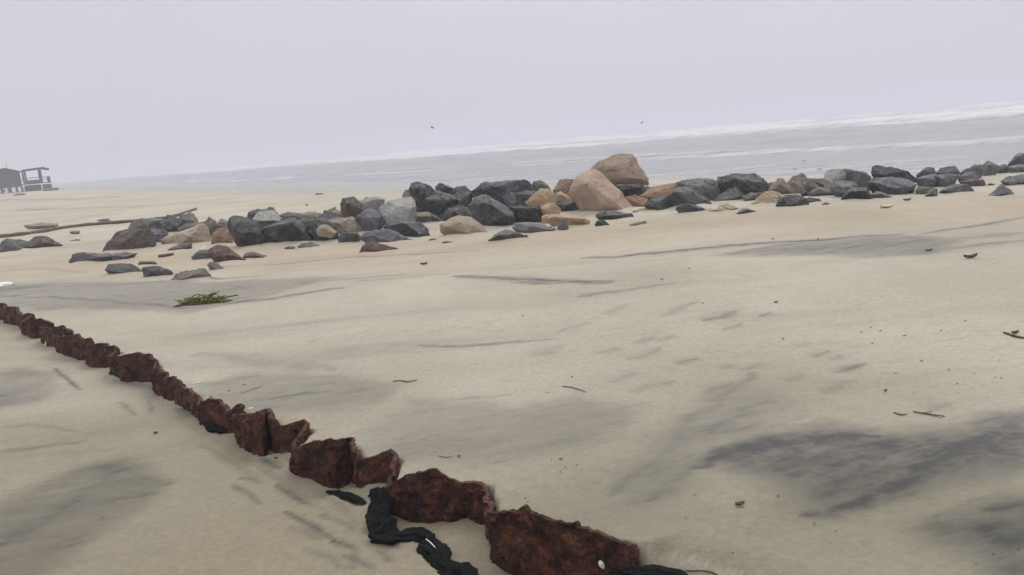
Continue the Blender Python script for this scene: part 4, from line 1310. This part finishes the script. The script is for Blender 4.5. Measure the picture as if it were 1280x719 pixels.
flake('leaf', 574, 572, .016, .011, M_LEAF, 'tiny curled leaf right behind the sheet piling', 'leaf', rot=.4, curl=.5)
thin('stem', [(548, 571), (557, 573), (565, 572)], .0022, M_TWIG, 'thin pale stem left of the tiny curled leaf', 'twig')
flake('leaf', 196, 549, .030, .02, M_LEAF, 'dark brown leaf on the lower sand left of the piles', 'leaf', rot=.1, curl=.5, left=True)
flake('leaf', 1107, 490, .022, .016, M_LEAF, 'small dark leaf bit above the forked twig', 'leaf', rot=.3, curl=.5)
flake('leaf', 970, 379, .04, .02, M_LEAF, 'small leaf bit on open sand right of centre', 'leaf', rot=.3, curl=.5)
flake('leaf', 1161, 314, .09, .03, M_LEAF, 'dark leaf bit at the lower edge of the grey band', 'leaf', rot=.1, curl=.4)
flake('leaf', 530, 331, .10, .05, M_LEAF, 'leaf bit on sand below the rust brown wedge', 'leaf', rot=.1, curl=.4)
flake('leaf', 1134, 251, .14, .06, M_LEAF, 'dark leaf bit above the yellow plastic scrap', 'leaf', rot=.1, curl=.4)
DEB = 'tiny scraps of plant litter scattered on the sand'
rn = random.Random(77)
proto = flake('litter_scrap', 700, 575, .014, .007, M_LEAF, 'tiny dark scrap of plant litter on the sand', 'plant litter', rot=.3, curl=.4, group=DEB)
spots = []
for cx_, cy_, n_, sx, sy in ((700, 580, 7, 14, 10), (655, 620, 4, 10, 8), (1180, 455, 9, 70, 35), (1000, 300, 4, 120, 8), (285, 495, 5, 22, 10), (800, 640, 6, 90, 40), (1100, 420, 8, 120, 40), (700, 430, 7, 200, 60), (900, 360, 6, 200, 30), (1000, 640, 6, 60, 20), (1240, 700, 6, 40, 15)):
    for _ in range(n_):
        spots.append((cx_ + rn.gauss(0, sx * .6), cy_ + rn.gauss(0, sy * .6)))
for x, y in spots:
    if x > 1275 or y > 716: continue
    p = at(x, y)
    c = proto.copy(); COL.objects.link(c)
    c.location = (p.x, p.y, gz(p.x, p.y) + .003)
    c.rotation_euler = (rn.uniform(-.2, .2), rn.uniform(-.2, .2), rn.uniform(0, 6))
    k_ = rn.uniform(.6, 1.1) * min(2.2, max(.7, p.y / 4.2))
    c.scale = (k_ * rn.uniform(.7, 1.6), k_, k_)


# ------------------------------------------------------------------ torn black geotextile at the foot of the piles
def cloth(px, wid, label, hts=None, seed=1, flat=.45, left=True):
    f = at_left if left else at
    P = []; W = []
    for i, (x, y) in enumerate(px):
        if hts and hts[i]:
            dz = hts[i]
            p = at(x, y, -.18 + dz) if left else at(x, y, dz)
            P.append(p)
        else:
            p = f(x, y)
            P.append(Vector((p.x, p.y, gz(p.x, p.y) + wid[i] * flat * .45)))
    # resample with widths
    pts = []; rad = []
    for (a, b, ra, rb) in zip(P, P[1:], wid, wid[1:]):
        n = max(2, int((b - a).length / .008))
        for i in range(n):
            pts.append(a.lerp(b, i / n)); rad.append(ra + (rb - ra) * i / n)
    pts.append(P[-1]); rad.append(wid[-1])
    for _ in range(3):
        o2 = [p.copy() for p in pts]
        for i in range(1, len(pts) - 1):
            o2[i] = (pts[i - 1] + pts[i] * 2 + pts[i + 1]) / 4
        pts = o2
    bm = bmesh.new()
    N = 44
    rings = []
    for i, p in enumerate(pts):
        a = pts[max(i - 3, 0)]; b = pts[min(i + 3, len(pts) - 1)]
        t = (b - a).normalized()
        sd = t.cross(Vector((0, 0, 1)))
        sd = sd.normalized() if sd.length > .05 else Vector((1, 0, 0))
        up = sd.cross(t).normalized()
        ring = []
        for j in range(N):
            an = 2 * math.pi * j / N
            # pleats run along the strip
            pl_ = 1 + .24 * math.sin(an * 5 + seed + 4 * mnoise.noise(p * 12)) + .16 * math.sin(an * 9 + i * .08)
            q = p + sd * math.cos(an) * rad[i] * pl_ + up * math.sin(an) * rad[i] * flat * pl_
            q = q + mnoise.noise_vector(q * 14 + Vector((seed, 0, 0))) * rad[i] * .50 + mnoise.noise_vector(q * 36) * rad[i] * .15 + mnoise.noise_vector(q * 110) * rad[i] * .05
            ring.append(bm.verts.new(q))
        rings.append(ring)
    for a, b in zip(rings, rings[1:]):
        for j in range(N):
            bm.faces.new((a[j], a[(j + 1) % N], b[(j + 1) % N], b[j]))
    bm.faces.new(rings[0][::-1]); bm.faces.new(rings[-1])
    bmesh.ops.recalc_face_normals(bm, faces=bm.faces[:])
    c = pts[0].copy(); recentre(bm, c)
    o = link('torn_fabric', to_mesh('torn_fabric', bm), M_CLOTH); o.location = c
    return tag(o, label, 'fabric', 'strips of torn black geotextile by the piles')


cloth([(474, 612), (475, 630), (476, 648), (480, 664), (483, 680), (500, 676), (520, 671), (536, 676), (541, 690), (556, 702), (574, 712), (600, 732)],
      [.030, .042, .044, .050, .058, .036, .036, .040, .046, .050, .052, .05],
      'long twisted strip of torn black fabric hanging down the piling and along the sand', [.15, .10, .06, .03, 0, 0, 0, 0, 0, 0, 0, 0], 1, .5)
cloth([(408, 612), (420, 618), (434, 626), (448, 633), (458, 637)], [.008, .022, .026, .024, .010],
      'short black fabric strip half buried left of the hanging strip', None, 2, .45)
cloth([(462, 628), (468, 618), (476, 614)], [.008, .016, .014], 'small black fabric loop beside the top of the hanging strip', [0, .06, .12], 6, .6)
cloth([(258, 541), (268, 545), (280, 549), (292, 549)], [.010, .036, .034, .010], 'black fabric scrap in the scour hole behind the middle piles', None, 3, .4)
cloth([(326, 568), (336, 573), (347, 580)], [.006, .014, .005], 'thin black fabric tongue below the middle piles', None, 4, .4)
cloth([(776, 716), (792, 714), (812, 715), (834, 716), (850, 718), (862, 724)], [.018, .026, .026, .026, .022, .012],
      'black fabric strip on the sand at the near end of the piling', [.16, .15, .14, .14, .13, .12], 5, .5)
# white glint on the long strip, modelled as a thin pale strand
tp = [at_left(534, 687), at_left(540, 691), at_left(545, 695)]
bm = bmesh.new()
tube(bm, resample([Vector((p.x, p.y, p.z + .052)) for p in tp], .01), .0022, 5, .2, 1)
c = Vector((tp[0].x, tp[0].y, tp[0].z + .052)); recentre(bm, c)
o = link('glint_strand', to_mesh('glint_strand', bm), M_WHITE); o.location = c
tag(o, 'modelled white glint on the long black fabric strip', 'litter')

# ------------------------------------------------------------------ hut on stilts far along the beach
hb = at(24, 240.5)
HD = (hb - EYE).dot(FWD)
PX = HD / F                                   # metres per picture pixel at the hut
hg = gz(hb.x, hb.y)
face = math.atan2(-hb.y, -hb.x) + math.pi / 2      # long side towards the camera
hut = empty('stilt_hut', (hb.x, hb.y, hg), face)
tag(hut, 'grey wooden beach hut on stilts with a roofed open deck beside it', 'hut')


def U(px, up):      # across and up, in picture pixels at the hut's distance, from its base point
    return (px - 24) * PX, up * PX


def hbox(bm, x0, x1, z0, z1, y0, y1):
    a, b = (x0 - 24) * PX, (x1 - 24) * PX
    box(bm, Vector(((a + b) / 2, (y0 + y1) / 2, (z0 + z1) / 2 * PX)), b - a, y1 - y0, (z1 - z0) * PX)


D0, D1 = 0.0, 7.0
bm = bmesh.new()        # walls with gable end facing us
prof = [(-14, 7.5), (28.5, 7.5), (28.5, 25.0), (13, 30), (-14, 23.5)]
f0 = [bm.verts.new(((x - 24) * PX, D0, z * PX)) for x, z in prof]
f1 = [bm.verts.new(((x - 24) * PX, D1, z * PX)) for x, z in prof]
bm.faces.new(f0); bm.faces.new(f1[::-1])
for i in range(5):
    bm.faces.new((f0[i], f1[i], f1[(i + 1) % 5], f0[(i + 1) % 5]))
bmesh.ops.recalc_face_normals(bm, faces=bm.faces[:])
link('wall', to_mesh('wall', bm, False), M_HUTW, hut)
bm = bmesh.new()
rp = [(-17, 23.8), (13, 31.4), (30.5, 25.6), (30.5, 24.7), (13, 30.3), (-17, 22.9)]
f0 = [bm.verts.new(((x - 24) * PX, D0 - .6, z * PX)) for x, z in rp]
f1 = [bm.verts.new(((x - 24) * PX, D1 + .6, z * PX)) for x, z in rp]
bm.faces.new((f0[0], f0[1], f0[4], f0[5])); bm.faces.new((f0[1], f0[2], f0[3], f0[4]))
bm.faces.new((f1[0], f1[5], f1[4], f1[1])); bm.faces.new((f1[1], f1[4], f1[3], f1[2]))
for i in range(6):
    bm.faces.new((f0[i], f1[i], f1[(i + 1) % 6], f0[(i + 1) % 6]))
bmesh.ops.recalc_face_normals(bm, faces=bm.faces[:])
link('roof', to_mesh('roof', bm, False), M_HUTR, hut)
bm = bmesh.new(); hbox(bm, 28.7, 60.5, 8.6, 9.6, D0 - .3, D1); link('deck', to_mesh('deck', bm, False), M_HUTP, hut)
bm = bmesh.new(); hbox(bm, -14, 28.5, 6.6, 7.4, D0, D1); link('floor_beam', to_mesh('floor_beam', bm, False), M_HUTP, hut)
bm = bmesh.new()
for a, b, za, zb in ((30.8, 56, 25.2, 26.8), (53, 61, 26.6, 24.6)):
    A0, A1 = (a - 24) * PX, (b - 24) * PX
    vs = [bm.verts.new((x, y, z * PX + t)) for t in (0, .28) for y in (D0 - .4, D1) for x, z in ((A0, za), (A1, zb))]
    for q in ((0, 1, 3, 2), (4, 6, 7, 5), (0, 4, 5, 1), (2, 3, 7, 6), (0, 2, 6, 4), (1, 5, 7, 3)):
        bm.faces.new([vs[i] for i in q])
bmesh.ops.recalc_face_normals(bm, faces=bm.faces[:])
link('deck_roof', to_mesh('deck_roof', bm, False), M_HUTR, hut)
for x, top, w in ((34, 25.4, .24), (50.5, 26.3, .36), (59.2, 16.8, .30), (31.5, 25.0, .24)):
    for y in (D0, D1 - .4):
        bm = bmesh.new()
        box(bm, Vector(((x - 24) * PX, y + .15, (9.6 + top) / 2 * PX)), w, w, (top - 9.6) * PX)
        link('deck_post', to_mesh('deck_post', bm, False), M_HUTP, hut)
for z in (16.4, 13.4):
    bm = bmesh.new()
    hbox(bm, 25.6, 59.4, z - .35, z + .35, D0 - .05, D0 + .08)
    link('railing', to_mesh('railing', bm, False), M_HUTP, hut)
bm = bmesh.new()
hbox(bm, 33, 50, 9.7, 13.0, D0 + .3, D0 + .5)
link('low_screen', to_mesh('low_screen', bm, False), M_HUTW, hut)
for x in (-10, -2, 6, 15, 22, 28, 32, 37, 42, 47, 52.5, 56, 59.3):
    for y in (D0 + .1, D1 - .5):
        bm = bmesh.new()
        box(bm, Vector(((x - 24) * PX, y, 2.5 * PX + .2)), .34, .34, 9.2 * PX - .4)
        link('stilt', to_mesh('stilt', bm, False), M_HUTP, hut)
bm = bmesh.new()
hbox(bm, 12, 16, 1, 6.2, D0 + .35, D0 + .6); hbox(bm, 5, 10, 2.0, 5.2, D0 + .4, D0 + .6)
link('pale_panel', to_mesh('pale_panel', bm, False), M_CLUT, hut)
bm = bmesh.new()
hbox(bm, 33, 49, .2, 7.6, D0 + .5, D0 + .8)
link('lattice_skirt', to_mesh('lattice_skirt', bm, False), M_HUTW, hut)
bm = bmesh.new()
box(bm, Vector(((16 - 24) * PX, 2.0, 34 * PX)), .07, .07, 8 * PX)
link('flag_mast', to_mesh('flag_mast', bm, False), M_HUTP, hut)
# small dark log and a mound by the hut
lump('driftwood_log', 25, 244.4, 1.5, .5, .22, M_WOOD, 'dark log on the flat sand in front of the stilt hut', 'driftwood')
lump('driftwood_log', 65, 239.2, 2.2, .8, .35, M_WOOD, 'low dark heap of driftwood right of the stilt hut', 'driftwood')


# ------------------------------------------------------------------ gulls
def gull(p, span, rz, bank, label, flying=True):
    root = empty('gull', p, rz)
    tag(root, label, 'bird', None)
    bm = bmesh.new()
    L = span * .42
    tube(bm, [Vector((x * L, 0, z * L)) for x, z in ((-.55, .02), (-.4, .02), (-.15, 0), (.15, .0), (.32, .05), (.45, .09), (.54, .07), (.64, .04))],
         [.015 * L, .07 * L, .13 * L, .13 * L, .10 * L, .075 * L, .05 * L, .012 * L], 8)
    if not flying:
        tube(bm, [Vector((0, .05 * L, -.1 * L)), Vector((0, .05 * L, -.5 * L))], .02 * L, 5)
        tube(bm, [Vector((0, -.05 * L, -.1 * L)), Vector((0, -.05 * L, -.5 * L))], .02 * L, 5)
    link('body', to_mesh('body', bm), M_GULL, root)
    for s in (-1, 1):
        bm = bmesh.new()
        if flying:
            prof = [(0, .10, .0, .17), (.22, .13, .10, .16), (.42, .07, .10, .12), (.5, -.06, .06, .02)]
        else:
            prof = [(.04, .12, .03, .12), (.06, -.05, .03, .11), (.05, -.28, .03, .05), (.03, -.34, .03, .01)]
        up, lo = [], []
        for (y, x, z, ch) in prof:
            for lst, dz in ((up, .006), (lo, -.006)):
                lst.append([bm.verts.new(((x - k * ch * 1.3 + .03) * span, s * y * span, (z + dz) * span)) for k in (0, .5, 1)])
        for g in (up, lo):
            for a, b in zip(g, g[1:]):
                for k in range(2):
                    bm.faces.new((a[k], a[k + 1], b[k + 1], b[k]))
        for i in range(len(prof) - 1):
            bm.faces.new((up[i][0], up[i + 1][0], lo[i + 1][0], lo[i][0]))
            bm.faces.new((up[i][2], lo[i][2], lo[i + 1][2], up[i + 1][2]))
        bm.faces.new((up[-1][0], up[-1][1], up[-1][2], lo[-1][2], lo[-1][1], lo[-1][0]))
        bm.faces.new((up[0][0], lo[0][0], lo[0][1], lo[0][2], up[0][2], up[0][1]))
        bmesh.ops.recalc_face_normals(bm, faces=bm.faces[:])
        link('wing', to_mesh('wing', bm, True), M_GULLW, root)
    root.rotation_euler = (bank, 0, rz)
    return root


gull(un(541, 160, 80), .85, 2.9, .25, 'small gull flying above the sea left of centre')
gull(un(802, 154, 95), .75, .4, -.4, 'small gull flying above the sea over the pink boulders')
for (x, y, rz, lb) in ((1005.5, 203, 2.6, 'gull standing in the wash, topmost of the three'), (994, 214.5, .3, 'gull standing in the wash, nearest the black boulder'), (1024, 214.5, 2.9, 'gull standing in the wash above the twin humped rock')):
    p = on_plane(x, y, SEA_Z)
    gull(Vector((p.x, p.y, max(SEA_Z, gz(p.x, p.y)) + .12)), .55, rz, 0, lb, False)

# ------------------------------------------------------------------ haze
k = NT('sea_haze')
pv = k.n('ShaderNodeVolumePrincipled', inp={'Density': .0025, 'Color': (.80, .81, .89, 1), 'Anisotropy': 0.0})
om = k.n('ShaderNodeOutputMaterial')
k.t.links.new(pv.outputs[0], om.inputs['Volume'])
bm = bmesh.new()
box(bm, Vector((0, 0, 4.0)), 3700, 3700, 17.6)
hz = link('haze', to_mesh('haze', bm, False), k.m)
tag(hz, kind='stuff')

# ------------------------------------------------------------------ overcast daylight
SUN_EL, SUN_AZ = R(52), R(25)
w = NT('World', world=True)
S.world = w.m
sky = w.n('ShaderNodeTexSky', sky_type='NISHITA')
sky.sun_disc = False
sky.sun_elevation = SUN_EL
sky.sun_rotation = SUN_AZ
sky.dust_density = 4.0
hs = w.n('ShaderNodeHueSaturation', inp={'Saturation': .15})
w.t.links.new(sky.outputs[0], hs.inputs['Color'])
tcv = w.n('ShaderNodeTexCoord').outputs['Generated']
sx = w.n('ShaderNodeSeparateXYZ'); w.t.links.new(tcv, sx.inputs[0])
el = w.remap(sx.outputs['Z'], .16, .95, 0, 1)
cl = w.noise(w.mapping(tcv, scale=(1, 1, 2.5)), 1.6, 5, .5)
cloud = w.mix(el, (6.55, 6.6, 7.35), (17.6, 17.4, 17.5))
cloud = w.mix(1.0, cloud, w.mix(w.remap(cl, .25, .75, 0, 1), (.965, .965, .97), (1.03, 1.03, 1.03)), 'MULTIPLY')
mixc = w.mix(.90, hs.outputs['Color'], cloud)
bg = w.n('ShaderNodeBackground', inp={'Strength': .1})
w.t.links.new(mixc, bg.inputs['Color'])
ow = w.n('ShaderNodeOutputWorld')
w.t.links.new(bg.outputs[0], ow.inputs['Surface'])

sl = bpy.data.lights.new('sun', 'SUN')
sl.energy = .8; sl.angle = R(25); sl.color = (1, .97, .93)
so = bpy.data.objects.new('sun', sl); COL.objects.link(so)
so.rotation_euler = (math.pi / 2 - SUN_EL, 0, math.pi - SUN_AZ)
so.location = (0, 0, 40)

S.view_settings.view_transform = 'Standard'
S.view_settings.look = 'None'
S.view_settings.exposure = 0
S.view_settings.gamma = 1
S.cycles.use_denoising = True
S.cycles.max_bounces = 5
S.cycles.diffuse_bounces = 2
S.cycles.glossy_bounces = 2
S.cycles.volume_bounces = 1
S.cycles.volume_step_rate = 4.0
S.cycles.use_adaptive_sampling = True
S.cycles.adaptive_threshold = .02
